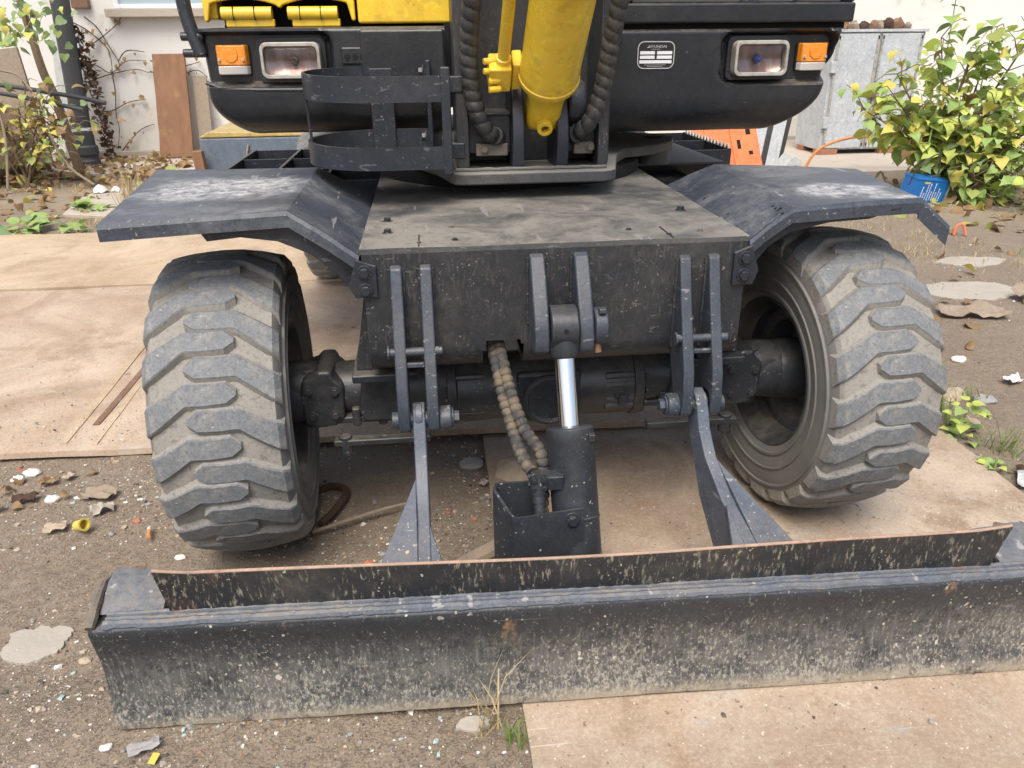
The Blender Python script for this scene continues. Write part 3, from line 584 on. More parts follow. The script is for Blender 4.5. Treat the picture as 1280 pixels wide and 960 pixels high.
for z in (.46, .435, .395, .37): m = MB(); m.cyl((.19, -.093+.2*abs(z-.415), z), (.27, -.092+.2*abs(z-.415), z), .012, 8); m.obj('rib', 'axle', AXo)
hexbolt((.235, -.10, .40), (0, -1, 0), .014, .02, AXo, 'cyl')
# round differential cover with cast lettering
m = MB(); m.lathe([(0, .075), (.012, .075), (.02, .068), (.02, .062), (.012, .058), (.012, .0)], (.03, -.096, .405), (0, -1, 0), 40); dc = m.obj('differential_cover', 'axle', EX, bevel=.002)
xb(-.06, .12, -.099, -.07, .335, .485, 'cover_flange', 'axle', bev=.012)
text('SPICER', .030, 'axle', dc, (.03, -.1088, .398), (R(90), 0, 0), 'cast_lettering', .002, sx=1.15)

# ---- bracket lugs for blade arms
def lugplate(xc, th, name='bracket_lug'):
    poly = [(-.243, .835), (-.258, .845), (-.272, .838), (-.30, .75), (-.335, .66), (-.366, .58), (-.377, .51), (-.372, .472), (-.352, .458), (-.325, .462), (-.295, .50), (-.262, .56), (-.243, .60)]
    return MB().prism(poly, 'x', xc-th/2, xc+th/2).obj(name, 'lug', EX, bevel=.005)
for xa, xb_, side in ((-.356, -.288, -1), (.327, .398, 1)):
    for x in (xa, xb_): lugplate(x, .028)
    m = MB(); m.cyl((xa-.028, -.325, .655), (xb_+.03, -.325, .655), .010, 14); m.lathe([(0, .016), (.006, .016)], (xa-.03, -.325, .655), (1, 0, 0), 14); m.obj('cross_pin', 'lug', EX, bevel=.002)
    xb(xa+.014, xb_-.014, -.345, -.335, .622, .634, 'spacer', 'lug', bev=.003)
    s_ = -side; xo = xb_+.014 if side < 0 else xa-.014
    m = MB(); m.lathe([(0, .028), (.004, .03), (.026, .03), (.03, .026)], (xo, -.34, .487), (s_, 0, 0), 28); m.obj('pin_boss', 'lug', EX, bevel=.002)
    m = MB(); m.cyl((xa-.03, -.34, .487), (xb_+.03, -.34, .487), .02, 16); m.obj('pivot_pin', 'lug', EX, bevel=.002)
    hexbolt((xo+s_*.03, -.34, .487), (s_, 0, 0), .017, .018, EX, 'lug')
def weld(x, y, z0, z1):
    pts = [(x+.001*noise.noise(Vector((i*.7, x*90, 1))), y, z0+(z1-z0)*i/40) for i in range(41)]
    MB().tube(pts, [.0055*(1+.35*noise.noise(Vector((i*.9, x*50, 3)))) for i in range(41)], 7).obj('weld_bead', 'blackv', EX)
for xl in (-.356, -.288, .327, .398):
    for sg in (-1, 1): weld(xl+sg*.015, -.259, .61, .835)
for xl in (-.030, .074):
    for sg in (-1, 1): weld(xl+sg*.019, -.259, .69, .85)
# centre clevis
for x in (-.030, .074):
    MB().prism([(-.243, .85), (-.262, .862), (-.28, .856), (-.325, .79), (-.362, .73), (-.378, .69), (-.372, .655), (-.35, .642), (-.30, .645), (-.243, .69)], 'x', x-.018, x+.018).obj('clevis_plate', 'lug', EX, bevel=.006)
m = MB(); m.lathe([(0, .04), (.003, .043), (.028, .043), (.032, .038)], (.093, -.338, .704), (1, 0, 0), 32); pc = m.obj('pin_cap', 'lug', EX, bevel=.002)
xb(.100, .118, -.372, -.352, .742, .755, 'keeper', 'lug'); m = MB(); m.tube([(.102, -.352, .665), (.104, -.36, .645)], .008, 10); m.obj('grease_nipple', 'rust', EX)

# ---- blade lift cylinder
pe = Vector((.022, -.340, .705)); pb = Vector((.036, -.575, .13)); dd = (pb-pe).normalized()
CY = MB(); CY.lathe([(.232, .02), (.232, .052), (.236, .056), (.262, .0565), (.265, .055), (.44, .055), (.441, .0565), (.446, .0565), (.447, .055), (.62, .055)], pe, dd, 40); CYo = CY.obj('lift_cylinder', 'cyl', EX, bevel=.001)
m = MB(); m.cyl((-.010, -.340, .705), (.053, -.340, .705), .052, 36); m.tube([pe+dd*.03, pe+dd*.062, pe+dd*.075], [.040, .034, .027], 24); eye = m.obj('rod_eye', 'cyl', CYo, bevel=.004)
m = MB(); m.cyl((.022, -.3925, .712), (.022, -.386, .711), .006, 10); m.obj('grease_hole', 'void', CYo)
m = MB(); m.cyl(pe+dd*.07, pe+dd*.25, .0255, 32); m.obj('piston_rod', 'chrome', CYo)
m = MB(); c0 = pe+dd*.243; m.box(c0.x+.035, c0.x+.05, c0.y-.05, c0.y-.035, c0.z-.006, c0.z+.012); m.obj('collar_tab', 'cyl', CYo, bevel=.002)
# feed block and pipe on its left side
b0 = pe+dd*.335
m = MB(); m.box(b0.x-.10, b0.x-.03, b0.y-.055, b0.y-.018, b0.z-.018, b0.z+.017); m.obj('feed_block', 'cyl', CYo, bevel=.003)
for dz in (-.008, .012):
    for dx in (-.098, -.075): hexbolt((b0.x+dx, b0.y-.055, b0.z+dz), (0, -1, 0), .006, .008, CYo, 'cyl')
for dz in (-.008, .012): hexbolt((b0.x-.10, b0.y-.037, b0.z+dz), (-1, 0, 0), .007, .010, CYo, 'cyl')
m = MB(); f0 = Vector((b0.x-.088, b0.y-.037, b0.z)); m.tube([f0+Vector((0, 0, .016)), f0+dd*.03, f0+dd*.031, f0+dd*.05, f0+dd*.051, f0+dd*.16], [.019, .019, .016, .016, .014, .0135], 18); m.obj('feed_pipe', 'cyl', CYo)
# muddy armoured hoses
h1 = beaded([(-.118, -.19, .625), (-.112, -.255, .592), (-.098, -.31, .53), (-.072, -.375, .46), (-.04, -.425, .425), (-.038, -.45, .37), (-.045, -.49, .29)], .0115, .0155, .019); h1.obj('armoured_hose', 'hosemud', EX)
h2 = beaded([(-.135, -.19, .62), (-.128, -.25, .585), (-.118, -.30, .525), (-.098, -.37, .45), (-.082, -.44, .415), (-.066, -.475, .40)], .0112, .015, .019); h2.obj('armoured_hose', 'hosemud', EX)

# ---- blade
BL = empty('dozer_blade', (0, 0, 0)); BL.parent = EX
L0, L1 = -.965, 1.035
def bw(x, y, z):                                               # local blade -> world
    u = (x-L0)/(L1-L0); return Vector((x, -.757-.055*u+y, .018-.012*u+z))
prof = [(.004, -.002), (-.004, .002), (-.004, .012), (.006, .05), (.013, .10), (.015, .14), (.011, .18), (.003, .22), (-.003, .246), (-.002, .256), (.004, .262)]
def bladeface(u, w):
    k = w*(len(prof)-1); i = min(int(k), len(prof)-2); f_ = k-i; y = prof[i][0]*(1-f_)+prof[i+1][0]*f_; z = prof[i][1]*(1-f_)+prof[i+1][1]*f_
    x = L0+(L1-L0)*u; d = noise.noise(Vector((x*2.5, z*6, 3)))*.004
    if i == 0: d += noise.noise(Vector((x*30, 0, 1)))*.002; z += noise.noise(Vector((x*14, 0, 5)))*.004
    ex = max(0, .02-(x-L0))*0
    return bw(x, y+d, z)
m = MB(); m.grid(bladeface, 160, 30); m.obj('mouldboard', 'blade', BL, recalc=False, ang=60)
m = MB(); m.grid(lambda u, w: bw(L0+(L1-L0)*u, .004+.062*w, .262-.006*w+noise.noise(Vector((u*40, w*3, 2)))*.003), 120, 6); m.obj('ledge_plate', 'ledge', BL, recalc=False)
for yy, rr, sd in ((.008, .010, 1), (.022, .008, 5), (.034, .007, 9)):   # weld beads along the ledge
    pts = [bw(L0+.02+(L1-L0-.04)*i/240, yy+.004*noise.noise(Vector((i*.11, sd, 0))), .264+.004*(yy > .03)) for i in range(241)]
    m = MB(); m.tube(pts, [rr*(1+.35*noise.noise(Vector((i*.5, sd, 4)))) for i in range(241)], 8); m.obj('weld_bead', 'ledge', BL)
m = MB(); a = [(.066, .256), (.07, .1), (.07, .0), (.0, -.002)]
m.grid(lambda u, w: bw(L0+(L1-L0)*u, *(lambda k: (a[min(int(k), 2)][0]*(1-k+min(int(k), 2))+a[min(int(k), 2)+1][0]*(k-min(int(k), 2)), a[min(int(k), 2)][1]*(1-k+min(int(k), 2))+a[min(int(k), 2)+1][1]*(k-min(int(k), 2))))(w*3)), 20, 6); m.obj('back_plate', 'blackv', BL, recalc=False)
for xe, s in ((L0, -1), (L1, 1)):                              # worn end caps
    poly = [(p[0], p[1]) for p in prof]+[(.05, .285), (.10, .30), (.15, .285), (.155, .1), (.15, 0)]
    m = MB(); v0 = [bw(xe, *p) for p in poly]; v1 = [bw(xe+s*.012, p[0]*.96+.004, p[1]*.97+.004) for p in poly]; n = len(poly)
    m.add(v0+v1, [tuple(range(n)), tuple(range(2*n-1, n-1, -1))]+[(i, (i+1) % n, n+(i+1) % n, n+i) for i in range(n)]); m.obj('end_cap', 'blade', BL, bevel=.004)
    m = MB(); pts = [bw(xe+s*.004, .0+.14*i/8, .264+.035*math.sin(i/8*2.0)) for i in range(9)]; m.tube(pts[:7], [.009, .012, .010, .011, .009, .009, .006], 8); m.obj('end_bead', 'clamp', BL)
    m = MB(); x0 = xe-s*.005; x1 = xe-s*.125
    m.grid(lambda u, w: bw(x0+(x1-x0)*u, .035+.11*w, .268+.030*math.sin(w*1.9)*(1-.6*u)+.003*noise.noise(Vector((u*6, w*6, s)))), 14, 10); m.obj('end_ledge', 'ledge', BL, recalc=False, solid=.008)
    MB().add([bw(xe-s*k_[0], k_[1], k_[2]) for k_ in ((.004, .03, .02), (.125, .03, .02), (.125, .146, .02), (.004, .146, .02), (.004, .03, .262), (.125, .03, .262), (.125, .146, .272), (.004, .146, .285))], [(0, 1, 2, 3), (4, 7, 6, 5), (0, 4, 5, 1), (1, 5, 6, 2), (2, 6, 7, 3), (3, 7, 4, 0)]).obj('end_box', 'blackv', BL)
    m = MB(); m.tube([bw(xe-s*.01, .12, .285), bw(xe-s*.05, .165, .27)], .014, 12); m.obj('lift_eye', 'rust', BL)
# crest: thin plate, ends curled forward
C0, C1 = -.822, .878
def crest(u, w):
    x = C0+(C1-C0)*u; e = min(x-C0, C1-x); cur = (max(0, .06-e)/.06)**1.5
    top = .100+.008*abs(x)**2+.005*noise.noise(Vector((x*1.5, 0, 8)))+.020*cur-.008*math.exp(-((x+.1)/.35)**2)
    y = .037-.006*w - .016*cur*w + .003*noise.noise(Vector((x*3, w, 2))); xx = x+(.012*cur*(1 if x > 0 else -1))*w
    return bw(xx, y, .258+top*w)
m = MB(); m.grid(crest, 140, 8); m.obj('crest_plate', 'crest', BL, recalc=False, solid=.009)
m = MB(); m.tube([crest(i/140, 1)+Vector((0, 0, .0008)) for i in range(141)], .0035, 8); m.obj('crest_edge', paint('worn_edge', (.36, .24, .17), .6, .2, .2, rust=.5), BL)
# ---- blade arms with gussets
for xc, s in ((-.322, -1), (.362, 1)):
    sl_ = .0 if s < 0 else .05
    poly = [(-.305, .515), (-.33, .526), (-.355, .518), (-.372, .49), (-.39, .44), (-.43, .385), (-.52, .32), (-.66, .262), (-.718, .238), (-.715, .04), (-.58, .10), (-.42, .27), (-.35, .40), (-.305, .47), (-.297, .495)]
    m = MB(); th = .03; n = len(poly)
    v = [(xc-th/2+sl_*max(0, (-.34-p[0]))/.3, p[0], p[1]) for p in poly]+[(xc+th/2+sl_*max(0, (-.34-p[0]))/.3, p[0], p[1]) for p in poly]
    m.add(v, [tuple(range(n)), tuple(range(2*n-1, n-1, -1))]+[(i, (i+1) % n, n+(i+1) % n, n+i) for i in range(n)]); am = m.obj('blade_arm', 'arm', EX, bevel=.004)
    sh = lambda y: sl_*max(0, (-.34-y))/.3
    for so_, wdt, y0 in ((s, .105, -.43), (-s, .045, -.54)):
        x_a = xc+so_*.014
        zt = lambda y: .385+(y+.43)/(-.23)*-.123
        m = MB(); p0 = (x_a+sh(y0), y0, zt(y0)-.004); p1 = (x_a+sh(-.71), -.71, zt(-.71)-.004); p2 = (x_a+so_*wdt*1.2+sh(-.71), -.71, zt(-.71)-.012)
        q = [Vector(p) for p in (p0, p1, p2)]; dn = Vector((0, .004, -.014)); m.add(q+[p+dn for p in q], [(0, 1, 2), (5, 4, 3), (0, 2, 5, 3), (0, 3, 4, 1), (1, 4, 5, 2)]); m.obj('gusset', 'arm', am, bevel=.003)
    m = MB(); m.lathe([(-.008, .022), (-.008, .034), (.008, .034), (.008, .022)], (xc+(.03 if s > 0 else 0)*1, -.337, .492), (1, 0, 0), 24, close=True); m.obj('eye_ring', 'arm', am, bevel=.002)
# ---- guard channel at the cylinder foot
m = MB(); path = [(-.06, -.462), (-.150, -.468), (-.158, -.50), (-.128, -.556), (-.12, -.566), (-.11, -.568), (.038, -.562)]
v = []; zt = [.37, .374, .376, .347, .343, .342, .352]
for (x, y), z in zip(path, zt): v += [(x, y, z), (x, y-.02, .20)]
m.add(v, [(2*i, 2*i+1, 2*i+3, 2*i+2) for i in range(len(path)-1)]); gd = m.obj('cylinder_guard', 'cyl', EX, solid=.008, ang=28)
for (x, z) in ((.012, .327), (.020, .245)): hexbolt((x, -.568, z), (-.05, -1, .05), .013, .013, gd, 'cyl')
xb(-.07, .10, -.715, -.59, .08, .2, 'cylinder_foot', 'cyl')

# ---- fenders
def sheet(rows, th, name, mat, par, mid=6):
    # rows: list of poly lines (front .. back) of equal length; builds a folded sheet
    m = MB(); n = len(rows[0]); v = [p for r in rows for p in r]; m.add(v, [(j*n+i, j*n+i+1, (j+1)*n+i+1, (j+1)*n+i) for j in range(len(rows)-1) for i in range(n-1)])
    return m.obj(name, mat, par, solid=th, ang=14, recalc=True)
def frows(F, Bk, k=8, seed=0):
    rows = []
    for j in range(k+1):
        w = j/k; r = []
        for a, b_ in zip(F, Bk):
            p = Vector(a).lerp(Vector(b_), w); p.z += .004*noise.noise(p*4+Vector((seed, 0, 0))); r.append(tuple(p))
        rows.append(r)
    return rows
FL = [(-.985, -.262, .955), (-.78, -.245, .962), (-.588, -.235, .968), (-.51, -.245, .918), (-.437, -.258, .866)]
FLb = [(-1.085, .50, .958), (-.85, .45, .962), (-.596, .405, .966), (-.51, .43, .915), (-.437, .46, .872)]
fl = sheet(frows(FL, FLb), .008, 'fender', 'fender', EX)
def lip(F, par, drop=.032, mat='fender'):
    rows = [[(p[0], p[1]-.002, p[2]+.003) for p in F], [(p[0], p[1]-.006, p[2]-.006) for p in F], [(p[0], p[1]-.004, p[2]-drop) for p in F]]; return sheet(rows, .007, 'lip', mat, par)
lip(FL, fl); lip([(p[0], p[1], p[2]) for p in FLb], fl)
sheet([[(p[0], p[1], p[2]+.003) for p in (FL[0], FLb[0])], [(p[0], p[1], p[2]-.032) for p in (FL[0], FLb[0])]], .007, 'lip', 'fender', fl)
FR = [(.484, -.255, .868), (.535, -.245, .905), (.592, -.235, .938), (.77, -.222, .944), (.932, -.205, .945), (1.005, -.228, .880)]
FRb = [(.484, .46, .872), (.56, .43, .915), (.632, .42, .944), (.83, .34, .946), (1.01, .25, .945), (1.07, .22, .885)]
fr = sheet(frows(FR, FRb, seed=7), .008, 'fender', 'fender', EX); lip(FR[:5], fr); lip(FR[4:], fr, .045)
random.seed(9)
for i in range(26):                                          # small rivet pits on the sloped face
    u, w = random.random(), random.random(); a = Vector(FR[0]).lerp(Vector(FR[2]), .15+.75*u); b_ = Vector(FRb[0]).lerp(Vector(FRb[2]), .15+.75*u); p = a.lerp(b_, w); m = MB(); nn = Vector((-.55, 0, .83))
    m.cyl(p+nn*.001, p+nn*.0062, random.uniform(.003, .0055), 8); m.obj('pit', 'void', fr)
for s, cx in ((-1, -1), (1, 1)):
    if s < 0: poly = [(-.415, .858), (-.40, .845), (-.40, .772), (-.452, .772), (-.475, .79), (-.50, .825), (-.55, .868), (-.62, .90), (-.70, .912), (-.775, .905), (-.80, .948), (-.60, .953), (-.51, .905), (-.45, .862)]
    else: poly = [(.465, .858), (.448, .845), (.448, .765), (.50, .765), (.515, .80), (.55, .845), (.60, .88), (.70, .90), (.80, .905), (.88, .93), (.59, .927), (.535, .895), (.49, .862)]
    fb = MB().prism(poly, 'y', -.222, -.212); fb = fb.obj('fender_bracket', 'black', EX, bevel=.002)
    tb = [(-.445, .862), (-.40, .845), (-.40, .772), (-.452, .772), (-.465, .80)] if s < 0 else [(.49, .862), (.448, .845), (.448, .765), (.50, .765), (.512, .80)]
    MB().prism(tb, 'y', -.268, -.257).obj('bracket_tab', 'black', fb, bevel=.002)
    for z in (.832, .79): hexbolt((-.427 if s < 0 else .474, -.268, z), (0, -1, 0), .012, .012, fb, 'black')
xb(-.77, -.73, -.15, .40, .905, .945, 'fender_rail', 'axle', bev=.004); xb(.70, .74, -.15, .36, .90, .932, 'fender_rail', 'axle', bev=.004)

# ---- slewing ring, swing base
m = MB(); m.lathe([(0, .1), (0, .47), (.02, .475), (.045, .47), (.05, .1)], (.03, .92, .876), (0, 0, 1), 64); m.obj('slewing_ring', 'void', EX)  # ring coloured near-black: shade under the swing base put into it
m = MB(); base = [(-.205, .30), (-.195, .278), (-.17, .267), (.245, .267), (.268, .278), (.285, .30), (.32, .44), (.36, .60), (.42, .72), (.55, .80), (.64, .90), (.68, 1.02), (.66, 1.14), (.56, 1.2), (.45, 1.5), (-.4, 1.5), (-.5, .9), (-.42, .72), (-.30, .58), (-.24, .44)]
m.prism(base, 'z', .928, .962); sb = m.obj('swing_base', 'dusty', EX, bevel=.006)
m = MB(); m.cyl((.60, 1.02, .9622), (.60, 1.02, .9635), .035, 20); m.obj('hole', 'void', sb); m = MB(); m.cyl((.58, .93, .88), (.58, .93, .928), .06, 24); m.obj('stop_pad', 'dusty', sb)
# swing post
SP = xb(-.165, .27, .50, .53, .962, 1.95, 'swing_post', 'blackv', bev=.004)
for x, th, y0 in ((-.183, .036, .315), (.232, .030, .315), (.262, .022, .40)): xb(x, x+th, y0, .55, .9625, 1.95, 'post_flange', 'blackv', SP, bev=.004)
for x in (-.022, .108):
    poly = [(.315, .963), (.33, .963), (.52, .963), (.52, 1.24), (.46, 1.27), (.40, 1.24), (.355, 1.19), (.325, 1.14), (.305, 1.08), (.300, 1.02)]
    MB().prism(poly, 'x', x, x+.036).obj('cylinder_lug', 'black', SP, True, .006)
for x0, x1 in ((-.147, -.022), (.144, .232)):
    xb(x0, x1, .36, .375, 1.005, 1.115, 'shelf_plate', 'blackv', SP); xb(x0, x1, .345, .50, 1.112, 1.12, 'shelf_plate', 'black', SP)
    xb(x0+.02, x1-.01, .335, .36, 1.0, 1.035, 'hose_clamp', 'clamp', SP)
for i in range(3): pass
m = MB(); m.tube([(-.19+i*.0235, .305+.004*math.sin(i*2), .966) for i in range(20)], [.006*(1+.4*noise.noise(Vector((i*.9, 0, 0)))) for i in range(20)], 8); m.obj('weld_bead', 'top', SP)
m = MB(); m.lathe([(0, .055), (.006, .06), (.04, .062), (.052, .055)], (.144, .365, 1.145), (1, 0, 0), 32); pbz = m.obj('pin_boss', 'black', SP, bevel=.003); xb(.156, .178, .355, .375, 1.203, 1.217, 'keeper', 'black', pbz)
m = MB(); m.tube([(.168, .375, 1.10), (.168, .36, 1.06)], .018, 12); m.obj('fitting', 'black', SP)

# ---- yellow boom cylinder
p0 = Vector((.073, .345, 1.135)); ax = Vector((.02, -.70, .71)).normalized(); YC = MB()
YC.lathe([(.10, .03), (.10, .070), (.112, .084), (.128, .087), (.13, .083), (.16, .083), (.165, .0815), (1.0, .0815), (1.0, .03)], p0, ax, 48); YCo = YC.obj('boom_cylinder', 'yellow', EX, bevel=.002)
x_, y_ = Vector((1, 0, 0)), ax.cross(Vector((1, 0, 0)))
m = MB()
def eyeblk(u, w):
    # tapered eye: rounded bottom end to round neck
    a = u*2*math.pi; k = w; r1 = Vector((math.copysign(abs(math.cos(a))**.45, math.cos(a))*.050, math.copysign(abs(math.sin(a))**.55, math.sin(a))*.052, 0)); r2 = Vector((math.cos(a)*.068, math.sin(a)*.068, 0)); r = r1.lerp(r2, sstep(.6, 1, k))
    sc = 1 if k > .25 else math.sqrt(max(0, 1-((.25-k)/.25)**2))*.55+.45
    return p0+ax*(-.062+.175*k)+x_*r.x*(1 if k > .08 else .96)+y_*r.y*sc
m.grid(eyeblk, 40, 16); m.add([p0+ax*-.062], []); v = len(m.v)-1; m.f += [(v, (i+1) % 41, i) for i in range(40)]; m.mi += [0]*40; m.obj('cylinder_eye', 'yellow', YCo)
m = MB(); q = p0+ax*-.03+y_*0; nd = Vector((0, -.86, -.5)); m.lathe([(.03, .025), (.072, .024), (.078, .021), (.078, .012), (.06, .011)], q, nd, 24); nz = m.obj('grease_plug', 'yellow', YCo, bevel=.001); m = MB(); m.cyl(q+nd*.055, q+nd*.0635, .011, 12); m.obj('plug_hole', 'rust', YCo)
pb0 = p0+ax*.14
m = MB(); m.box(-.062, .0, -.035, .03, -.04, .04); o = m.obj('port_block', 'yellow', YCo, bevel=.006); o.location = (-.030, .275, 1.232); o.rotation_euler = (R(42), 0, 0)
for i, (dx, dz) in enumerate(((-.064, .030), (-.064, .005), (-.05, -.02), (-.05, -.042))): mm = MB(); p = Vector((-.030+dx, .252, 1.232+dz)); mm.tube([p+Vector((.02, 0, 0)), p+Vector((-.012, -.008, -.002))], .0085, 10); mm.obj('bolt', 'yellow', YCo, bevel=.0015)
m = MB(); st = Vector((-.052, .245, 1.262)); m.tube([st-ax*.03, st, st+ax*.012, st+ax*.014, st+ax*1.0], [.021, .021, .021, .0165, .0165], 16); m.obj('feed_pipe', 'yellow', YCo)
m = MB(); m.box(.0, .028, -.03, .03, -.045, .045); o = m.obj('block_rib', 'yellow', YCo, bevel=.006); o.location = (-.026, .29, 1.236); o.rotation_euler = (R(42), 0, 0)
# spiral-guarded hoses
hl = spiral([(-.13, .18, 1.62), (-.133, .22, 1.42), (-.143, .27, 1.29), (-.135, .30, 1.17), (-.108, .31, 1.09), (-.075, .335, 1.055)], .020, .0255, .031, 22); hl.obj('spiral_hose', 'hose', EX)
hr = spiral([(.268, .18, 1.62), (.258, .22, 1.42), (.247, .27, 1.29), (.232, .30, 1.17), (.205, .31, 1.095), (.175, .335, 1.06)], .020, .0255, .031, 22); hr.obj('spiral_hose', 'hose', EX)
for x in (-.072, .172): m = MB(); m.tube([(x, .33, 1.058), (x+(.012 if x < 0 else -.012), .352, 1.052)], .026, 16); m.obj('hose_fitting', 'hose', EX, bevel=.003); hexbolt((x-.03 if x < 0 else x+.04, .335, 1.02), (0, -1, 0), .01, .012, EX, 'clamp')

# ---- oval band holder on the left of the post
H = MB(); xc, yc, rr = -.40, .34, .16; rx = .2; tz = lambda y: (y-.18)*.05
def oval(z0, z1):
    pts = [(-.205, yc-rr)]+[(xc-rx*math.sin(a), yc-rr*math.cos(a)) for a in [math.pi*i/18 for i in range(19)]]+[(-.25, yc+rr)]
    m = MB(); m.add([(x, y, z+tz(y)) for (x, y) in pts for z in (z0, z1)], [(2*i, 2*i+2, 2*i+3, 2*i+1) for i in range(len(pts)-1)]); return m
HZ = (1.229, 1.164, 1.050, .990)
ho = oval(HZ[1], HZ[0]).obj('holder_band', 'black', EX, solid=.008, ang=30); oval(HZ[3], HZ[2]).obj('holder_band', 'black', EX, solid=.010, ang=30)
xb(-.43, -.36, yc+rr-.016, yc+rr-.004, 1.0, 1.24, 'holder_strap', 'black'); xb(-.225, -.200, .172, .20, .975, 1.25, 'holder_post', 'black'); xb(-.222, -.203, .20, .50, 1.17, 1.225, 'holder_post', 'black'); xb(-.222, -.203, .20, .50, .995, 1.045, 'holder_post', 'black'); xb(-.262, -.247, .47, .50, .99, 1.26, 'holder_post', 'black')
m = MB(); m.cyl((-.592, .32, 1.04), (-.597, .32, 1.18), .004, 8); m.obj('holder_rod', 'black', EX)
m = MB(); m.prism([(-.205, yc-rr+.012)]+[(xc-(rx-.01)*math.sin(a), yc-(rr-.01)*math.cos(a)) for a in [math.pi*i/14 for i in range(15)]]+[(-.25, yc+rr-.012)], 'z', 1.000, 1.006); m.obj('holder_floor', 'top', EX)
for z in (1.20, 1.02): xb(-.2, -.16, .31, .34, z-.022, z+.022, 'holder_bolt_plate', 'black'); hexbolt((-.268, .41, z+.03), (-1, 0, 0), .014, .015, EX)

# ---- upper frame skirts with lamp recesses
def rrect(x, z, x0, x1, z0, z1, r):
    dx = max(x0+r-x, x-(x1-r), 0); dz = max(z0+r-z, z-(z1-r), 0); q = math.hypot(dx, dz)-r
    if dx == 0 and dz == 0: q = max(x0-x, x-x1, z0-z, z-z1)
    return q
def skirt(xin, xo, ztop, zbot, rec, mat, name, slope=0):
    fz = zbot+.115
    pr = [(1.3, ztop), (.9, ztop), (.53, ztop), (.506, ztop-.003), (.50, ztop-.010)]
    pr += [(.50, ztop-.010-(ztop-.010-fz)*i/34) for i in range(1, 35)]
    pr += [(.50+.115*(1-math.cos(a)), fz-.115*math.sin(a)) for a in [math.pi/2*i/12 for i in range(1, 13)]]+[(.9, zbot), (1.3, zbot)]
    nu = 90; v = []; sg = 1 if xo(ztop) > xin else -1
    for (y, z) in pr:
        for i in range(nu+1):
            u = i/nu; x = xin+(xo(z)-xin)*u; yy = y
            if y < .62 and rec and z < ztop-.004: yy += .042*sstep(.007, -.007, rrect(x, z, *rec))
            if sg*(xo(z)-x) < .03: yy += .03*(1-math.sqrt(max(0, 1-(1-sg*(xo(z)-x)/.03)**2)))*(1 if y < .8 else 0)
            v.append((x, yy, z+slope*(x-xin)))
    n = nu+1; f = [(j*n+i, j*n+i+1, (j+1)*n+i+1, (j+1)*n+i) for j in range(len(pr)-1) for i in range(nu)]
    f += [tuple(j*n+nu for j in range(len(pr))), tuple(j*n for j in reversed(range(len(pr))))]
    return MB().add(v, f).obj(name, mat, EX, ang=50)
def xoL(z): return -.915+.014*(1.352-z)/.29+.085*max(0, (1.17-z)/.115)**2.2
def xoR(z): return 1.045-.05*(1.337-z)/.22-.115*max(0, (1.16-z)/.13)**2
sL = skirt(-.20, xoL, 1.352, 1.050, (-1.1, -.535, 1.198, 1.338, .03), 'skirt', 'side_skirt')
sR = skirt(.305, xoR, 1.338, 1.030, (.655, 1.022, 1.180, 1.326, .035), 'skirt', 'cab_skirt')
xb(-.45, -.20, .485, .505, 1.20, 1.345, 'corner_panel', 'skirt', sL, bev=.03); xb(.30, .33, .47, .50, 1.30, 1.34, 'corner_tab', 'black', sR, bev=.006)
xb(-.505, -.405, .492, .502, 1.25, 1.297, 'vent_frame', 'skirt', sL, bev=.006)
for i in range(4): m = MB(); m.cyl((-.488+.022*i, .494, 1.272), (-.488+.022*i, .489, 1.272), .008, 12); m.obj('vent_hole', 'void', sL)
m = MB(); m.tube([(-.905, .512, 1.205), (-.86, .506, 1.188), (-.75, .503, 1.184), (-.55, .503, 1.182)], .006, 8); m.obj('trim_line', 'black', sL)
# headlights
def rr_poly(w, h, r, n=6, top=0): 
    o = []
    for cx, cz, a0 in ((w/2-r, h/2-r, 0), (-w/2+r, h/2-r, 90), (-w/2+r, -h/2+r, 180), (w/2-r, -h/2+r, 270)):
        for i in range(n+1): a = R(a0+90*i/n); x = cx+r*math.cos(a); z = cz+r*math.sin(a); o.append((x*(1+top*(z/h)), z))
    return o
def headlight(x, y, z, w, h, bead):
    hl_ = MB(); o = rr_poly(w+.018, h+.022, .02); n = len(o); i_ = rr_poly(w-.002, h-.002, .014)
    v = [(p[0], .031, p[1]) for p in o]+[(p[0]*.985, -.022, p[1]*.98) for p in o]+[(p[0], -.022, p[1]) for p in i_]+[(p[0], .004, p[1]) for p in i_]
    hl_.add(v, [(k*n+a, k*n+(a+1) % n, (k+1)*n+(a+1) % n, (k+1)*n+a) for k in range(3) for a in range(n)]); L = hl_.obj('headlight', 'bezel', EX, bevel=.002)
    m = MB(); m.grid(lambda u, q: ((u-.5)*(w+.002), .003+.026*(1-((2*u-1)**2+(2*q-1)**2)/2), (q-.5)*(h+.002)), 16, 12); m.obj('reflector', 'reflector', L, recalc=False)
    m = MB(); m.grid(lambda u, q: ((u-.5)*(w+.002), -.012-.009*(1-(2*u-1)**4)*(1-(2*q-1)**4), (q-.5)*(h+.002)), 20, 14); m.obj('lens', 'glass', L, recalc=False)
    m = MB(); m.lathe([(0, .012), (.012, .009), (.018, .004)], (.004, .022, -.002), (0, -1, 0), 14); m.obj('bulb', 'bluebead' if bead else 'chrome', L)
    L.location = (x, y, z)
    # moulded surround
    s = MB(); o2 = rr_poly(w+.045, h+.045, .02); v = [(p[0], .032, p[1]) for p in o2]+[(p[0], .012, p[1]) for p in o2]+[(p[0], .012, p[1]) for p in o]+[(p[0], .032, p[1]) for p in o]
    s.add(v, [(k*n+a, k*n+(a+1) % n, (k+1)*n+(a+1) % n, (k+1)*n+a) for k in range(3) for a in range(n)]); s.obj('surround', 'skirt', L, bevel=.002); return L
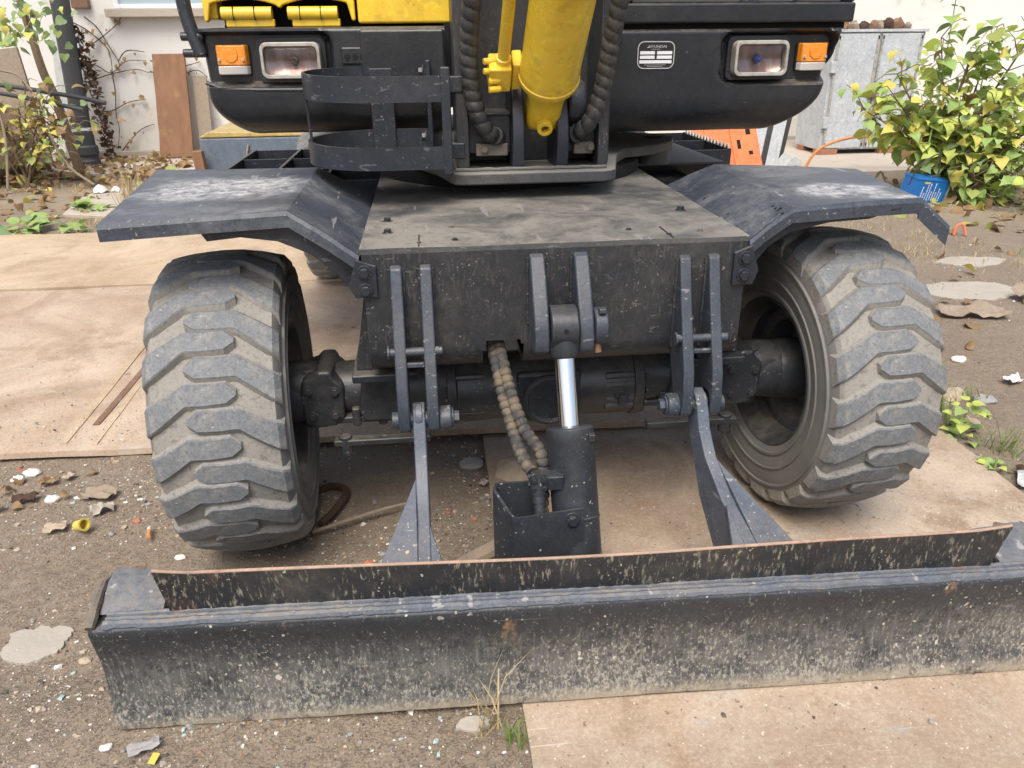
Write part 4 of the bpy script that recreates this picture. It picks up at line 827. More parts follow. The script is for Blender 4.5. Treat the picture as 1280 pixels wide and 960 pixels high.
headlight(-.652, .511, 1.263, .155, .078, False); headlight(.778, .511, 1.252, .155, .082, True)
def indicator(x, y, z, s):
    w, h = .094, .082; I = MB(); 
    def ring(k, dy, sc): return [(px*sc, dy, pz*sc+.0) for px, pz in rr_poly(w, h, .008, 4)]
    o = rr_poly(w, h, .009, 4); n = len(o); sp = -.012
    # base
    I.add([(p[0]*1.03, 0, p[1]*1.03) for p in o]+[(p[0]*1.03, -.010, p[1]*1.03) for p in o], [(a, (a+1) % n, n+(a+1) % n, n+a) for a in range(n)]+[tuple(range(n, 2*n))]); L = I.obj('turn_signal', 'plblack', EX, bevel=.001)
    def body(z0, z1, nm, mt, t0, t1):
        b = MB(); v = []
        for (zz, tt) in ((z0, t0), (z1, t1)):
            for xx, d in ((-w/2, -.010), (-w/2+.006, -.034), (-s*.0-w/2+.02, -.045+tt), (w/2-.02, -.045+tt), (w/2-.006, -.034), (w/2, -.010)): v.append((xx, d, zz))
        b.add(v, [(a, a+1, a+7, a+6) for a in range(5)]+[(5, 0, 6, 11), (0, 1, 2, 3, 4, 5), (11, 10, 9, 8, 7, 6)]); return b.obj(nm, mt, L, bevel=.004)
    body(-h/2+.026, h/2-.001, 'amber_lens', 'amber', 0, .010); body(-h/2+.001, -h/2+.0255, 'white_lens', 'lensw', .006, 0)
    m = MB(); m.lathe([(0, .020), (.0035, .019), (.004, .012), (.003, .003)], (0, -.041, .013), (0, -1, .1), 24); m.obj('lens_ring', 'amber', L)
    for sx in (-1, 1): hexbolt((sx*.034, -.041, .0), (0, -1, 0), .0035, .006, L, 'bezel', 'screw')
    L.location = (x, y, z)
indicator(-.822, .542, 1.266, -1); indicator(.955, .542, 1.254, 1)
# data plate with lettering
DP = MB(); o = rr_poly(.116, .078, .02); DP.prism([(p[0], p[1]) for p in o], 'y', -.0015, 0); DPo = DP.obj('data_plate', 'plblack', sR); DPo.location = (.4425, .4985, 1.265); DPo.rotation_euler = (0, R(.3), 0)
o1, o2 = rr_poly(.116, .078, .02), rr_poly(.1105, .0725, .0175); n = len(o1); m = MB(); m.add([(p[0], -.0022, p[1]) for p in o1]+[(p[0], -.0022, p[1]) for p in o2], [(a, (a+1) % n, n+(a+1) % n, n+a) for a in range(n)]); m.obj('border', 'silver', DPo, recalc=False)
for (x0, x1, z0, z1) in ((-.05, -.004, .002, .011), (.003, .05, .002, .011), (-.05, -.004, -.0105, -.0015), (.003, .05, -.0105, -.0015), (-.051, .05, -.0235, -.0145)): m = MB(); m.box(x0, x1, -.0025, -.0017, z0, z1); m.obj('data_field', 'white', DPo)
text('HYUNDAI', .0105, 'silver', DPo, (.004, -.0022, .0205), (R(90), 0, 0), 'lettering', .0002, sx=1.2)
m = MB(); m.prism([(-.030, .0205), (-.020, .0275), (-.021, .0225), (-.018, .0205)], 'y', -.0024, -.0016); m.obj('emblem', 'silver', DPo)
for i, (z, w_) in enumerate(((.0158, .03), (-.0285, .07), (-.0325, .05))): m = MB(); [m.box(-w_/2+k*.004, -w_/2+k*.004+.0028, -.0022, -.0017, z, z+.0014) for k in range(int(w_/.004))]; m.obj('small_print', 'silver', DPo)

# ---- cab front lower edge and glazing
xb(.325, 1.065, .50, 1.6, 1.352, 1.408, 'cab_sill', 'skirt', bev=.008); xb(.33, 1.05, .53, 1.6, 1.335, 1.354, 'cab_gap_shade', 'void', bev=0)  # strip below the sill: near-black fill, the gap's shade put into colour
xb(.33, 1.05, .535, .55, 1.42, 2.4, 'windscreen', 'pane', bev=0); cf = xb(.325, .365, .51, .56, 1.408, 2.4, 'cab_pillar', 'skirt', bev=.008); xb(1.02, 1.065, .51, .60, 1.408, 2.4, 'cab_pillar', 'skirt', bev=.008)
xb(.365, 1.02, .515, .545, 1.408, 1.424, 'window_seal', 'pipe', bev=.004); xb(.70, .755, .505, .53, 1.404, 1.44, 'window_catch', 'black', bev=.004)
xb(1.05, 1.065, .6, 1.6, 1.408, 2.4, 'cab_side', 'skirt', bev=.004); m = MB(); m.tube(spline([(.86, .52, 1.412), (.92, .515, 1.43), (1.02, .51, 1.46)], 6), .006, 8); m.obj('wiper', 'black', EX)
# ---- yellow hood with wavy lower edge and hinges
pts = []; n = 40
for i in range(n+1): x = -.895+.435*i/n; e = abs(math.sin((x+.895)/.435*math.pi*2)); pts.append((x, 1.402+.026*e**.6 if -.88 < x < -.475 else 1.368))
m = MB(); m.prism(pts+[(-.46, 1.9), (-.895, 1.9)], 'y', .560, .590); m.obj('hood_panel', 'yellow', EX, bevel=.006); xb(-.452, -.168, .55, .60, 1.36, 1.9, 'hood_panel', 'yellow', bev=.008)
xb(-.895, -.86, .59, 1.7, 1.375, 1.9, 'hood_side', 'yellow', bev=.006); xb(-.86, -.2, .65, 1.5, 1.33, 1.36, 'hood_floor', 'void', bev=0); xb(-.86, -.2, .66, .67, 1.36, 1.9, 'engine_screen', 'void', bev=0)
for x0 in (-.845, -.655):
    m = MB(); m.cyl((x0, .565, 1.390), (x0+.145, .565, 1.390), .018, 18); hg = m.obj('hinge', 'yellow', EX, bevel=.002)
    for k in (.035, .095): xb(x0+k, x0+k+.002, .546, .585, 1.371, 1.409, 'hinge_gap', 'void', hg, bev=0)
    xb(x0+.01, x0+.15, .56, .58, 1.353, 1.375, 'hinge_leaf', 'yellow', hg); 
m = MB(); m.tube(spline([(-.945, .55, 1.75), (-.945, .55, 1.5), (-.94, .55, 1.38), (-.915, .545, 1.28)], 8), .020, 14); mh = m.obj('grab_bar', 'black', EX)
for z in (1.33, 1.285): m = MB(); m.cyl((-.965, .545, z), (-.90, .545, z), .012, 12); m.obj('bolt', 'black', mh, bevel=.003)
# ---- upper body mass behind
xb(-.88, .30, 1.3, 3.1, 1.06, 1.9, 'engine_bay', 'skirt', bev=.03); xb(.30, .9, 1.6, 3.1, 1.06, 1.5, 'counterweight', 'skirt', bev=.03)

# ---- step trays beside the undercarriage
def tray(x0, x1, y0, y1, z0, z1, nx, ny, name, mat):
    m = MB(); th = .012
    m.box(x0-th/2, x0+th/2, y0, y1, z0, z1); T_ = m.obj(name, mat, EX)
    for i in range(1, nx+1): x = x0+(x1-x0)*i/nx; MB().box(x-th/2, x+th/2, y0, y1, z0, z1).obj('tray_wall', mat, T_)
    for j in range(ny+1): y = y0+(y1-y0)*j/ny; MB().box(x0, x1, y-th/2, y+th/2, z0+.001, z1-.004).obj('cross_wall', mat, T_)
    m = MB(); m.box(x0, x1, y0, y1, z0-.012, z0-.001); m.obj('tray_floor', 'void', T_); return T_
tray(-1.10, -.45, 1.05, 2.0, .70, .83, 3, 3, 'step_tray', 'black')
tray(.70, 1.24, 1.85, 2.6, .66, .80, 2, 2, 'step_tray', 'black')
m = MB(); m.grid(lambda u, w: (.50+.72*u, 1.12+.72*w, .845-.13*max(0, u-.6)/.4-.01*w), 20, 10); m.obj('side_cover', 'dusty', EX, solid=.008)
xb(-.62, -.45, .70, 1.05, .62, .80, 'battery_box', 'black'); xb(.52, 1.0, 1.3, 2.6, .55, .70, 'fuel_tank', 'black', bev=.02); xb(-.42, .46, 2.3, 2.7, .38, .6, 'rear_axle', 'axle', bev=.04)
m = MB(); m.cyl((-.75, 2.5, .45), (.75, 2.5, .45), .07, 20); m.obj('rear_axle_tube', 'axle', EX)
for i in range(14): 
    for xx in (.97, 1.236): m = MB(); yy = 1.86+i*.05; m.prism([(yy, .797), (yy+.04, .797), (yy+.02, .822)], 'x', xx-.004, xx+.004); m.obj('serration', 'bezel', EX)
# ================================================================ vegetation
def leaf_mesh(name, mat, heart=True, L=1.0, curl=.15):
    m = MB(); st = [(0, .0), (.03, .22), (.10, .36), (.24, .44), (.42, .42), (.58, .34), (.74, .22), (.88, .09), (1.0, .0)]
    v = []
    for i, (t, w) in enumerate(st):
        zc = -curl*4*(t-.4)**2*.5; back = -.09 if heart and i in (1, 2) else 0
        v += [(-w, (t+back)*L, zc+abs(w)*.10), (0, t*L, zc), (w, (t+back)*L, zc+abs(w)*.16)]
    f = [q for i in range(len(st)-1) for q in ((i*3, i*3+1, i*3+4, i*3+3), (i*3+1, i*3+2, i*3+5, i*3+4))]
    m.add(v, f); o = m.obj(name, mat, recalc=False, ang=180); d = o.data; bpy.data.objects.remove(o); return d
LM = [leaf_mesh('leaf', m_, True, 1, random.uniform(.05, .5)) for m_ in LEAF]
LM2 = [leaf_mesh('leaf', m_, True, 1, .6) for m_ in LEAF]
def orient(d, roll_): 
    q = Vector(d).to_track_quat('Y', 'Z').to_matrix().to_4x4(); return q @ Matrix.Rotation(roll_, 4, 'Y')
def put_leaf(parent, me, p, d, s, roll_=0):
    o = bpy.data.objects.new('leaf', me); COL.objects.link(o); o.parent = parent
    o.matrix_local = Matrix.Translation(p) @ orient(d, roll_) @ Matrix.Diagonal((s, s, s, 1)); return o
def join_leaves(parent, items, name):
    V = []; F = []; MI = []; mats = []
    for me, p, d, s, r in items:
        mt = me.materials[0]
        if mt not in mats: mats.append(mt)
        k = mats.index(mt); X_ = Matrix.Translation(p) @ orient(d, r) @ Matrix.Diagonal((s, s, s, 1)); o = len(V)
        V += [tuple(X_ @ q.co) for q in me.vertices]; F += [tuple(i+o for i in q.vertices) for q in me.polygons]; MI += [k]*len(me.polygons)
    m = bpy.data.meshes.new(name); m.from_pydata(V, [], F); [m.materials.append(x) for x in mats]; m.polygons.foreach_set('material_index', MI); m.polygons.foreach_set('use_smooth', [True]*len(F))
    o = bpy.data.objects.new(name, m); COL.objects.link(o); o.parent = parent; tag(o, kind='stuff'); return o
def shrub(name, base, stems, nleaf, size, label, pal, cat='bush', seed=1, droop=.5, inner=0, spread=.1):
    random.seed(seed); E_ = empty(name, base); tag(E_, label, cat); items = []
    for k, (tip, mid, r) in enumerate(stems):
        b = Vector((random.uniform(-.05, .05), random.uniform(-.05, .05), -.03)); P_ = spline([b, Vector(mid)*.5+b*.5, Vector(mid), Vector(tip)], 6)
        m = MB(); m.tube(P_, [r*(1-.8*i/len(P_)) for i in range(len(P_))], 8); m.obj('trunk' if k == 0 else 'branch', 'bark', E_)
        for i in range(len(P_)//2, len(P_)):
            for _ in range(2):
                d = Vector((random.gauss(0, 1), random.gauss(0, 1), random.gauss(.1, .6))).normalized(); L = random.uniform(.12, .34); a = P_[i]; tw = [a, a+d*L*.5+Vector((0, 0, .03)), a+d*L-Vector((0, 0, .05*droop))]
                m = MB(); m.tube(tw, [.005, .004, .002], 5); m.obj('twig', 'bark', E_)
                for q in range(nleaf):
                    f_ = random.random(); p = tw[0].lerp(tw[2], .25+.8*f_)+Vector((random.gauss(0, spread*.6), random.gauss(0, spread*.6), random.gauss(-.01, spread*.5)))
                    ld = Vector((random.gauss(0, .8)+d.x*.6, random.gauss(-.25, .7)+d.y*.5, random.gauss(-.75*droop-.1, .35))).normalized()
                    items.append((random.choices(LM if random.random() < .6 else LM2, pal)[0], p, ld, size*random.uniform(.55, 1.25), random.gauss(0, .5)))
    random.shuffle(items); items.sort(key=lambda t: (Vector(base)+t[1]).y)
    near = items[:290]
    for it in near: put_leaf(E_, *it)
    if len(items) > 290: join_leaves(E_, items[290:], 'foliage')
    return E_
random.seed(11)
stems = [((.05, 0, 1.12), (.0, .05, .5), .035), ((-.60, -.05, .85), (-.25, 0, .5), .022), ((-.45, .2, 1.0), (-.2, .1, .6), .02), ((.45, -.1, 1.25), (.2, 0, .6), .022), ((.75, .05, .95), (.4, 0, .5), .02), ((.25, -.25, .80), (.1, -.1, .45), .018), ((-.35, -.1, .75), (-.15, -.05, .45), .016), ((.62, -.25, .68), (.3, -.1, .4), .016),
         ((1.0, .1, 1.3), (.5, .05, .6), .02), ((-.05, .3, 1.28), (0, .1, .6), .02), ((-.75, .1, .72), (-.3, 0, .45), .014), ((.95, -.15, .75), (.5, -.05, .4), .016), ((.3, .1, 1.36), (.15, .05, .6), .018), ((.5, -.3, .45), (.2, -.15, .25), .012), ((.15, -.35, .5), (.08, -.2, .3), .012)]
shrub('leafy_bush', (4.22, 4.5, 0), stems, 4, .122, 'big yellow-green bush with heart-shaped leaves in front of the cabinet', (.22, .34, .20, .12, .10, .02), seed=4)
# upright shoots of the bush
for (x, y, h, n_, lab) in ((3.95, 4.35, 1.72, 12, 'tall slender green shoot rising above the bush'), (4.42, 4.5, 1.42, 8, 'shorter leafy shoot rising at the far side of the bush')):
    E_ = empty('leafy_shoot', (x, y, 0)); tag(E_, lab, 'plant'); m = MB(); P_ = spline([(0, 0, -.02), (.02, .02, h*.5), (-.02, 0, h)], 8); m.tube(P_, [.009-.007*i/len(P_) for i in range(len(P_))], 6); m.obj('stem', LEAF[0], E_)
    for i in range(n_): z = .98+(h-.98)*i/(n_-1); s = random.choice((-1, 1)) if i else 1; a = i*2.4; put_leaf(E_, LM[0] if i % 3 else LM[4], Vector((-.02*(z/h), 0, z)), Vector((math.cos(a), math.sin(a)*.6-.2, -.25)), random.uniform(.11, .16), .2)
# low dark weed under the bush
shrub('dark_weed', (4.42, 4.15, 0), [((0, -.05, .34), (0, 0, .18), .008), ((.2, -.1, .28), (.1, 0, .15), .007), ((-.2, -.08, .25), (-.1, 0, .12), .007)], 2, .10, 'low dark green weed growing under the yellow-green bush', (.75, .05, 0, .15, .05, 0), 'weed', seed=8)
shrub('side_weed', (4.75, 3.7, 0), [((0, -.05, .36), (0, 0, .2), .008), ((.15, -.1, .30), (.1, 0, .15), .007), ((-.2, -.1, .28), (-.1, 0, .14), .007)], 2, .11, 'low leafy weed on dry ground in front of the bush', (.5, .25, .05, .15, .05, 0), 'weed', seed=18)
# shrub and small tree in the left corner
TRN = empty('small_tree', (-4.12, 6.95, 0)); tag(TRN, 'thin brown tree trunk crossing in front of the drain pipe', 'tree')
m = MB(); P_ = spline([(.12, 0, 0), (.06, -.02, .75), (.0, -.03, 1.05), (-.05, 0, 1.5), (-.12, 0, 2.2)], 8); m.tube(P_, [.05-.02*i/len(P_) for i in range(len(P_))], 10); m.obj('trunk', 'bark', TRN)
random.seed(21); its = []
for i in range(110):
    p = Vector((random.gauss(.12, .22), random.gauss(-.55, .12), random.gauss(1.50, .13))); its.append((random.choices(LM, (.25, .1, .05, .25, .35, 0))[0], p, Vector((random.gauss(0, .7), random.gauss(-.4, .5), -.6)), random.uniform(.06, .11), random.gauss(0, .5)))
for it in its[:60]: put_leaf(TRN, *it)
join_leaves(TRN, its[60:], 'crown')
m = MB(); m.tube(spline([(-.05, 0, 1.45), (.1, -.3, 1.58), (.3, -.6, 1.52)], 6), .012, 6); m.obj('limb', 'bark', TRN)
st2 = [((.25, -.1, .95), (.1, 0, .5), .018), ((.45, -.15, .85), (.2, -.05, .5), .014), ((.6, -.1, .55), (.35, 0, .55), .012), ((-.2, -.1, 1.1), (-.1, 0, .6), .016), ((-.35, -.1, .8), (-.2, 0, .5), .013), ((.5, -.2, .62), (.3, -.1, .5), .010)]
shrub('corner_shrub', (-4.25, 6.3, 0), st2, 2, .09, 'straggly yellowing shrub in the corner with steel rods through it', (.08, .10, .2, .2, .12, .4), seed=13, spread=.13)
m = MB()
for P_ in ([(-4.35, 6.1, 1.25), (-4.2, 6.15, 1.1), (-4.05, 6.2, 1.04), (-3.95, 6.2, .9)], [(-4.2, 6.0, .9), (-4.2, 6.0, .5), (-4.28, 5.95, .02)], [(-3.85, 6.1, .6), (-3.8, 6.1, .35), (-3.68, 6.05, .18), (-3.5, 6.0, .05)]): m.tube(spline(P_, 8), .012, 6)
tag(m.obj('bare_branch', 'stick'), 'pale bare twigs arching out of the corner shrub to the ground', 'branch')
# dead vines on the wall
V_ = empty('climbing_vine', (-3.9, 8.16, .1)); tag(V_, 'dead climbing vine with dark stems spread over the white wall', 'vine'); ofs = Vector((-3.9, 8.16, .1)); random.seed(31)
vl = [[(-4.26, 1.14), (-4.14, 1.25), (-3.89, 1.39), (-3.72, 1.53), (-3.6, 1.68)], [(-4.25, 1.55), (-4.08, 1.42), (-3.92, 1.25), (-3.86, 1.12), (-3.89, .99)], [(-4.3, .85), (-4.19, .9), (-3.97, .94), (-3.81, 1.0), (-3.62, 1.02), (-3.44, .98)], [(-4.21, 1.09), (-4.05, 1.07), (-3.91, .99), (-3.72, 1.09), (-3.44, 1.09)], [(-3.9, .99), (-3.9, .76), (-3.93, .52), (-3.94, .37), (-4.01, .1)], [(-4.16, .56), (-3.99, .56), (-3.78, .64), (-3.55, .7)], [(-4.08, 1.59), (-3.96, 1.45), (-3.84, 1.26), (-3.79, 1.1), (-3.8, .99)], [(-3.95, .1), (-3.86, .2), (-3.69, .33), (-3.5, .4)], [(-3.79, 1.09), (-3.67, 1.2), (-3.48, 1.2)], [(-4.3, 1.75), (-4.2, 1.6), (-4.3, 1.3), (-4.2, .9), (-4.12, .5), (-4.05, .1)], [(-3.44, .98), (-3.2, .94), (-2.95, 1.0), (-2.8, .92)], [(-3.44, 1.09), (-3.1, 1.06), (-2.86, 1.1)]]
def jit(P_): return [Vector((x+random.uniform(-.02, .02), random.uniform(-.015, .01), z+random.uniform(-.02, .02)))-Vector((ofs.x, 0, ofs.z)) for x, z in P_]
for k, P_ in enumerate(vl): m = MB(); q = resample(spline(jit(P_), 8), .03); m.tube(q, [.006*(1+.5*random.random())*(1-.5*i/len(q)) for i in range(len(q))], 5); m.obj('stem', 'vinedark', V_)
for i in range(70):
    P_ = random.choice(vl); a = random.randrange(len(P_)-1); f_ = random.random(); x = P_[a][0]*(1-f_)+P_[a+1][0]*f_; z = P_[a][1]*(1-f_)+P_[a+1][1]*f_
    o = bpy.data.objects.new('dead_leaf', LM[5]); COL.objects.link(o); o.parent = V_; s = random.uniform(.03, .07); o.matrix_local = Matrix.Translation(Vector((x+random.gauss(0, .02), -.03, z+random.gauss(0, .02)))-Vector((ofs.x, 0, ofs.z))) @ orient(Vector((random.gauss(0, .5), -.4, -1)), random.gauss(0, 1)) @ Matrix.Diagonal((s, s, s, 1))
    o.data = LM[5]
# dark crust of dead creeper beside the pipe
m = MB(); random.seed(6)
for i in range(420):
    t_ = random.random(); x = -3.93-.02*t_+.0+random.gauss(.03, .035)-.06*(1-t_)+.10*(1-t_); z = .1+1.35*t_; p = Vector((x, 7.52+random.uniform(-.06, .06), z)); s = random.uniform(.02, .05); a, b_ = [Vector((random.gauss(0, 1), random.gauss(0, .6), random.gauss(0, 1))).normalized()*s for _ in (0, 1)]; m.add([p, p+a, p+a+b_, p+b_], [(0, 1, 2, 3)])
cr = m.obj('dead_creeper', 'vinedark', recalc=False); tag(cr, 'dark matted dead creeper clinging along the drain pipe', 'creeper')

# ---- grass
def blades(m, cx, cy, n_, rad, h, w, lean=.5):
    for _ in range(n_):
        a = random.uniform(0, 6.283); r = rad*math.sqrt(random.random()); x, y = cx+r*math.cos(a), cy+r*math.sin(a); z = gh(x, y) if y < 8 else 0
        hh = h*random.uniform(.4, 1.2); b = random.uniform(0, 6.283); dx, dy = math.cos(b)*lean*hh*random.uniform(.2, 1), math.sin(b)*lean*hh*random.uniform(.2, 1); ww = w*random.uniform(.6, 1.2); c = random.uniform(0, 3.14); sx, sy = math.cos(c)*ww, math.sin(c)*ww
        m.add([(x-sx, y-sy, z-.005), (x+sx, y+sy, z-.005), (x+dx*.4+sx*.7, y+dy*.4+sy*.7, z+hh*.6), (x+dx*.4-sx*.7, y+dy*.4-sy*.7, z+hh*.6), (x+dx, y+dy, z+hh*(1-.35*lean*random.random()))], [(0, 1, 2, 3), (3, 2, 4)])
random.seed(41); m = MB()
for _ in range(1100):
    x = random.uniform(-5, -1.4) if random.random() < .55 else random.uniform(2.2, 5.5); y = random.uniform(3.98, 6.3) if x < 0 else random.uniform(2.2, 5.3)
    if noise.noise(Vector((x*.9, y*.9, 5))) > -.12: blades(m, x, y, 10, .12, .055, .0022, 1.6)
tag(m.obj('dry_grass', 'straw', recalc=False), 'flattened dry straw-coloured grass covering the ground by the wall', 'grass', kind='stuff')
m = MB()
for _ in range(90):
    x, y = random.uniform(1.75, 4.6), random.uniform(.3, 3.6)
    if noise.noise(Vector((x*1.2, y*1.2, 9))) > .1: blades(m, x, y, 7, .08, .05, .002, 1.0)
tag(m.obj('sparse_grass', 'grass', recalc=False), 'sparse short green grass on the dirt beside the wheel', 'grass', kind='stuff')
def tuft(x, y, n_, rad, h, mat, lab, w=.003, lean=.5, cat='grass tuft'):
    m = MB(); blades(m, x, y, n_, rad, h, w, lean); o = m.obj('grass_tuft', mat, recalc=False); tag(o, lab, cat); return o
tuft(-2.72, 4.75, 90, .12, .42, 'straw', 'tall dry straw tuft standing beside the flat fender', .004, .45)
tuft(-2.50, 4.25, 60, .1, .2, 'straw', 'short dry straw tuft at the edge of the ochre plate', .004, .6)
tuft(-.205, -.835, 20, .03, .17, 'straw', 'dry bleached grass tuft growing from under the blade', .0022, 1.0)
tuft(-.155, -.87, 22, .025, .07, 'grass', 'small green grass tuft at the corner of the tan plate', .0025, .9)
tuft(1.60, .42, 70, .09, .13, 'grass', 'green grass tuft growing beside the tan plate edge', .0025, .8)
tuft(1.66, .15, 40, .07, .10, 'grass', 'small green grass tuft between pebbles by the tan plate', .0025, 1.0)
tuft(1.80, .55, 30, .08, .09, 'grass', 'thin green tuft near the round tan stone', .0022, 1.0)
def weed(x, y, n_, s, lab, pal=(1, .3, 0, .2, .3, 0), up_=.5):
    E_ = empty('ground_weed', (x, y, gh(x, y))); tag(E_, lab, 'weed'); m = MB(); m.tube([(0, 0, -.02), (0, 0, .05)], .004, 5); m.obj('stem', LEAF[0], E_)
    for i in range(n_): a = random.uniform(0, 6.283); r = random.uniform(.01, s*1.1); put_leaf(E_, random.choices(LM, pal)[0], Vector((math.cos(a)*r, math.sin(a)*r, .015+random.uniform(0, up_*s))), Vector((math.cos(a), math.sin(a), random.uniform(-.2, .6))), s*random.uniform(.5, 1), random.gauss(0, .3))
random.seed(17)
weed(-3.12, 4.95, 22, .12, 'dark green spreading weed at the edge of the concrete slab', (1, 0, 0, .3, .8, 0)); weed(-3.35, 4.2, 22, .14, 'broad-leaved green weed beside the ochre plate', (1, 0, 0, .2, .9, 0)); weed(-3.0, 4.15, 10, .12, 'small sprig of green weed near the ochre plate', (1, 0, 0, .2, .6, 0))
weed(1.60, .27, 26, .055, 'bright green leafy seedling by the tan plate edge', (.8, .8, 0, 0, 0, 0), 2.2); weed(1.55, .03, 14, .035, 'low clover-like weed against the tan plate edge', (1, .4, 0, 0, 0, 0))

# ================================================================ pebbles, leaves, litter
random.seed(51)
def peb_items():
    for _ in range(24000):
        if random.random() < .74: x, y = random.uniform(-2.3, -.12), random.uniform(-1.35, .62)
        else: x, y = random.uniform(1.5, 4.2), random.uniform(-.5, 3.4)
        if noise.noise(Vector((x*2.2, y*2.2, 1))) < random.uniform(-.45, .5): continue
        yield x, y
OCT = [(1, 0, 0), (0, 1, 0), (-1, 0, 0), (0, -1, 0), (0, 0, 1), (0, 0, -1), (.6, .6, .5), (-.6, .5, .6), (-.5, -.6, .6), (.6, -.5, .6)]
OF = [(0, 6, 9), (0, 1, 6), (1, 7, 6), (1, 2, 7), (2, 8, 7), (2, 3, 8), (3, 9, 8), (3, 0, 9), (4, 6, 7), (4, 7, 8), (4, 8, 9), (4, 9, 6), (0, 5, 1), (1, 5, 2), (2, 5, 3), (3, 5, 0)]
def pebble(m, x, y, s, mi, z=None):
    q = Euler((random.uniform(0, 6), random.uniform(0, 6), random.uniform(0, 6))).to_matrix(); k = (s*random.uniform(.7, 1.3), s*random.uniform(.7, 1.2), s*random.uniform(.4, .8)); z = (gh(x, y) if z is None else z)+s*.25
    v = []
    for p in OCT: d = q @ (Vector(p)*random.uniform(.75, 1.2)); v.append((x+d.x*k[0], y+d.y*k[1], z+d.z*k[2]))
    m.add(v, OF, mi)
m = MB()
for x, y in peb_items(): pebble(m, x, y, min(.011, .0017*math.exp(abs(random.gauss(0, .66)))), random.choices(range(6), (.15, .36, .22, .06, .08, .18))[0])
for _ in range(2600):                                         # grit carried onto the plates
    if random.random() < .6:
        x, y, z = random.uniform(-.1, 1.5), random.uniform(-1.2, .42), .007
        if random.random() > .25+.9*max(0, noise.noise(Vector((x*2.5, y*2.5, 4)))): continue
    else: x, y, z = random.uniform(-2.6, -.5), .50+abs(random.gauss(0, .28)), .046
    pebble(m, x, y, .0014*math.exp(abs(random.gauss(0, .55))), random.choices(range(6), (.12, .3, .2, .04, .04, .3))[0], z)
tag(m.obj('pebbles', PEB, recalc=False, ang=20), 'scattered mixed pebbles and grit on the brown dirt', 'gravel', kind='stuff')
# larger stones one can pick out
for i, (x, y, s, c_, lab) in enumerate(((-1.64, .38, .026, 0, 'flat white shard lying on dirt near the rosy plate'), (-1.50, .20, .022, 0, 'small white stone beside the crumpled leaves'), (-.40, -.17, .016, 0, 'white stone behind the blade near the flat gusset'), (-.49, -.22, .014, 3, 'red brick chip lying behind the blade'), (-.45, -.22, .013, 2, 'pale blue-grey stone next to the red brick chip'), (1.66, .34, .05, 1, 'round tan stone beside the green seedling'), (1.78, .60, .055, 1, 'pinkish stone by the wheel among sparse grass'), (1.86, .52, .04, 2, 'grey stone among sparse grass beside the wheel'), (2.05, .95, .03, 0, 'pale flat pebble stone out on the bare dirt'), (-1.02, -.14, .013, 0, 'white pebble just behind the flared blade end'), (-1.13, -.52, .013, 1, 'pinkish chip on dirt by the blade end cap'), (-.02, .20, .09, 1, 'large flat stone half buried behind the cylinder guard'), (-.175, .27, .04, 2, 'grey ridged stone on the dark dirt under the axle'), (2.15, .62, .028, 0, 'crumpled white chip on the bare dirt'), (-.98, -.80, .012, 0, 'white chip in front of the blade corner'))):
    m = MB(); random.seed(100+i); sd = i*3.1
    m.grid(lambda u, w: Vector((x, y, gh(x, y)+s*.2))+Vector((math.cos(u*6.2832)*math.sin(w*3.1416)*1.1, math.sin(u*6.2832)*math.sin(w*3.1416)*.85, math.cos(w*3.1416)*.5))*s*(1+.35*noise.noise(Vector((math.cos(u*6.2832)*1.5+sd, math.sin(u*6.2832)*1.5, w*3)))), 14, 9)
    tag(m.obj('stone', PEB[c_], ang=30), lab, 'stone')
# pale concrete spills
def spill(x, y, rx, ry, mat, lab, seed, z=.004):
    n_ = 120; m = MB(); pts = [(x+math.cos(a)*rx*(1+.28*noise.fractal(Vector((math.cos(a)*1.6, math.sin(a)*1.6, seed)), .8, 2, 5)), y+math.sin(a)*ry*(1+.28*noise.fractal(Vector((math.cos(a)*1.6, math.sin(a)*1.6, seed+4)), .8, 2, 5))) for a in [2*math.pi*i/n_ for i in range(n_)]]
    zz = max(gh(*p) for p in pts)*.5+gh(x, y)*.5+.005; m.prism(pts, 'z', zz-.05, zz)
    tag(m.obj('concrete_spill', mat, ang=30), lab, 'concrete spill')
spill(-1.27, -.45, .075, .065, 'pale', 'round pale cement spill on the dirt beside the blade end', 3)
spill(2.72, 1.86, .30, .16, 'pale', 'large pale cement patch on dirt beside the wheel', 8); spill(3.1, 2.4, .22, .1, 'pale', 'small pale cement patch beyond the larger one', 11)
spill(-.235, -.815, .035, .02, 'pale', 'small cement crumb against the blade bottom edge', 14); spill(-2.72, 4.42, .16, .1, 'pale', 'pale cement lump in dry grass near the flat fender', 17)
# fallen leaves
random.seed(61); its = []
def fall(x0, x1, y0, y1, n_, smin, smax, pal, z0=0):
    for _ in range(n_): x, y = random.uniform(x0, x1), random.uniform(y0, y1); its.append((random.choices(LM2 if random.random() < .6 else LM, pal)[0], Vector((x, y, z0+.012+random.uniform(0, .02))), Vector((random.gauss(0, 1), random.gauss(0, 1), random.gauss(0, .25))), random.uniform(smin, smax), random.gauss(0, .7)))
fall(-5, -2.9, 6.2, 8.0, 520, .05, .12, (0, 0, .03, .07, 0, 1), .03); fall(-4.6, -3.1, 4.6, 6.3, 90, .05, .1, (0, 0, .1, .1, 0, 1)); fall(3.3, 5.5, 3.0, 5.2, 160, .06, .13, (.02, .05, .12, .1, 0, .8)); fall(-2.2, -1.35, -.1, .45, 14, .02, .045, (0, 0, 0, 0, 0, 1)); fall(2.0, 4.5, .8, 3, 40, .04, .09, (0, 0, .05, .05, 0, 1)); fall(-2.9, -1.4, 7.0, 7.9, 60, .05, .1, (0, 0, 0, 0, 0, 1), .03)
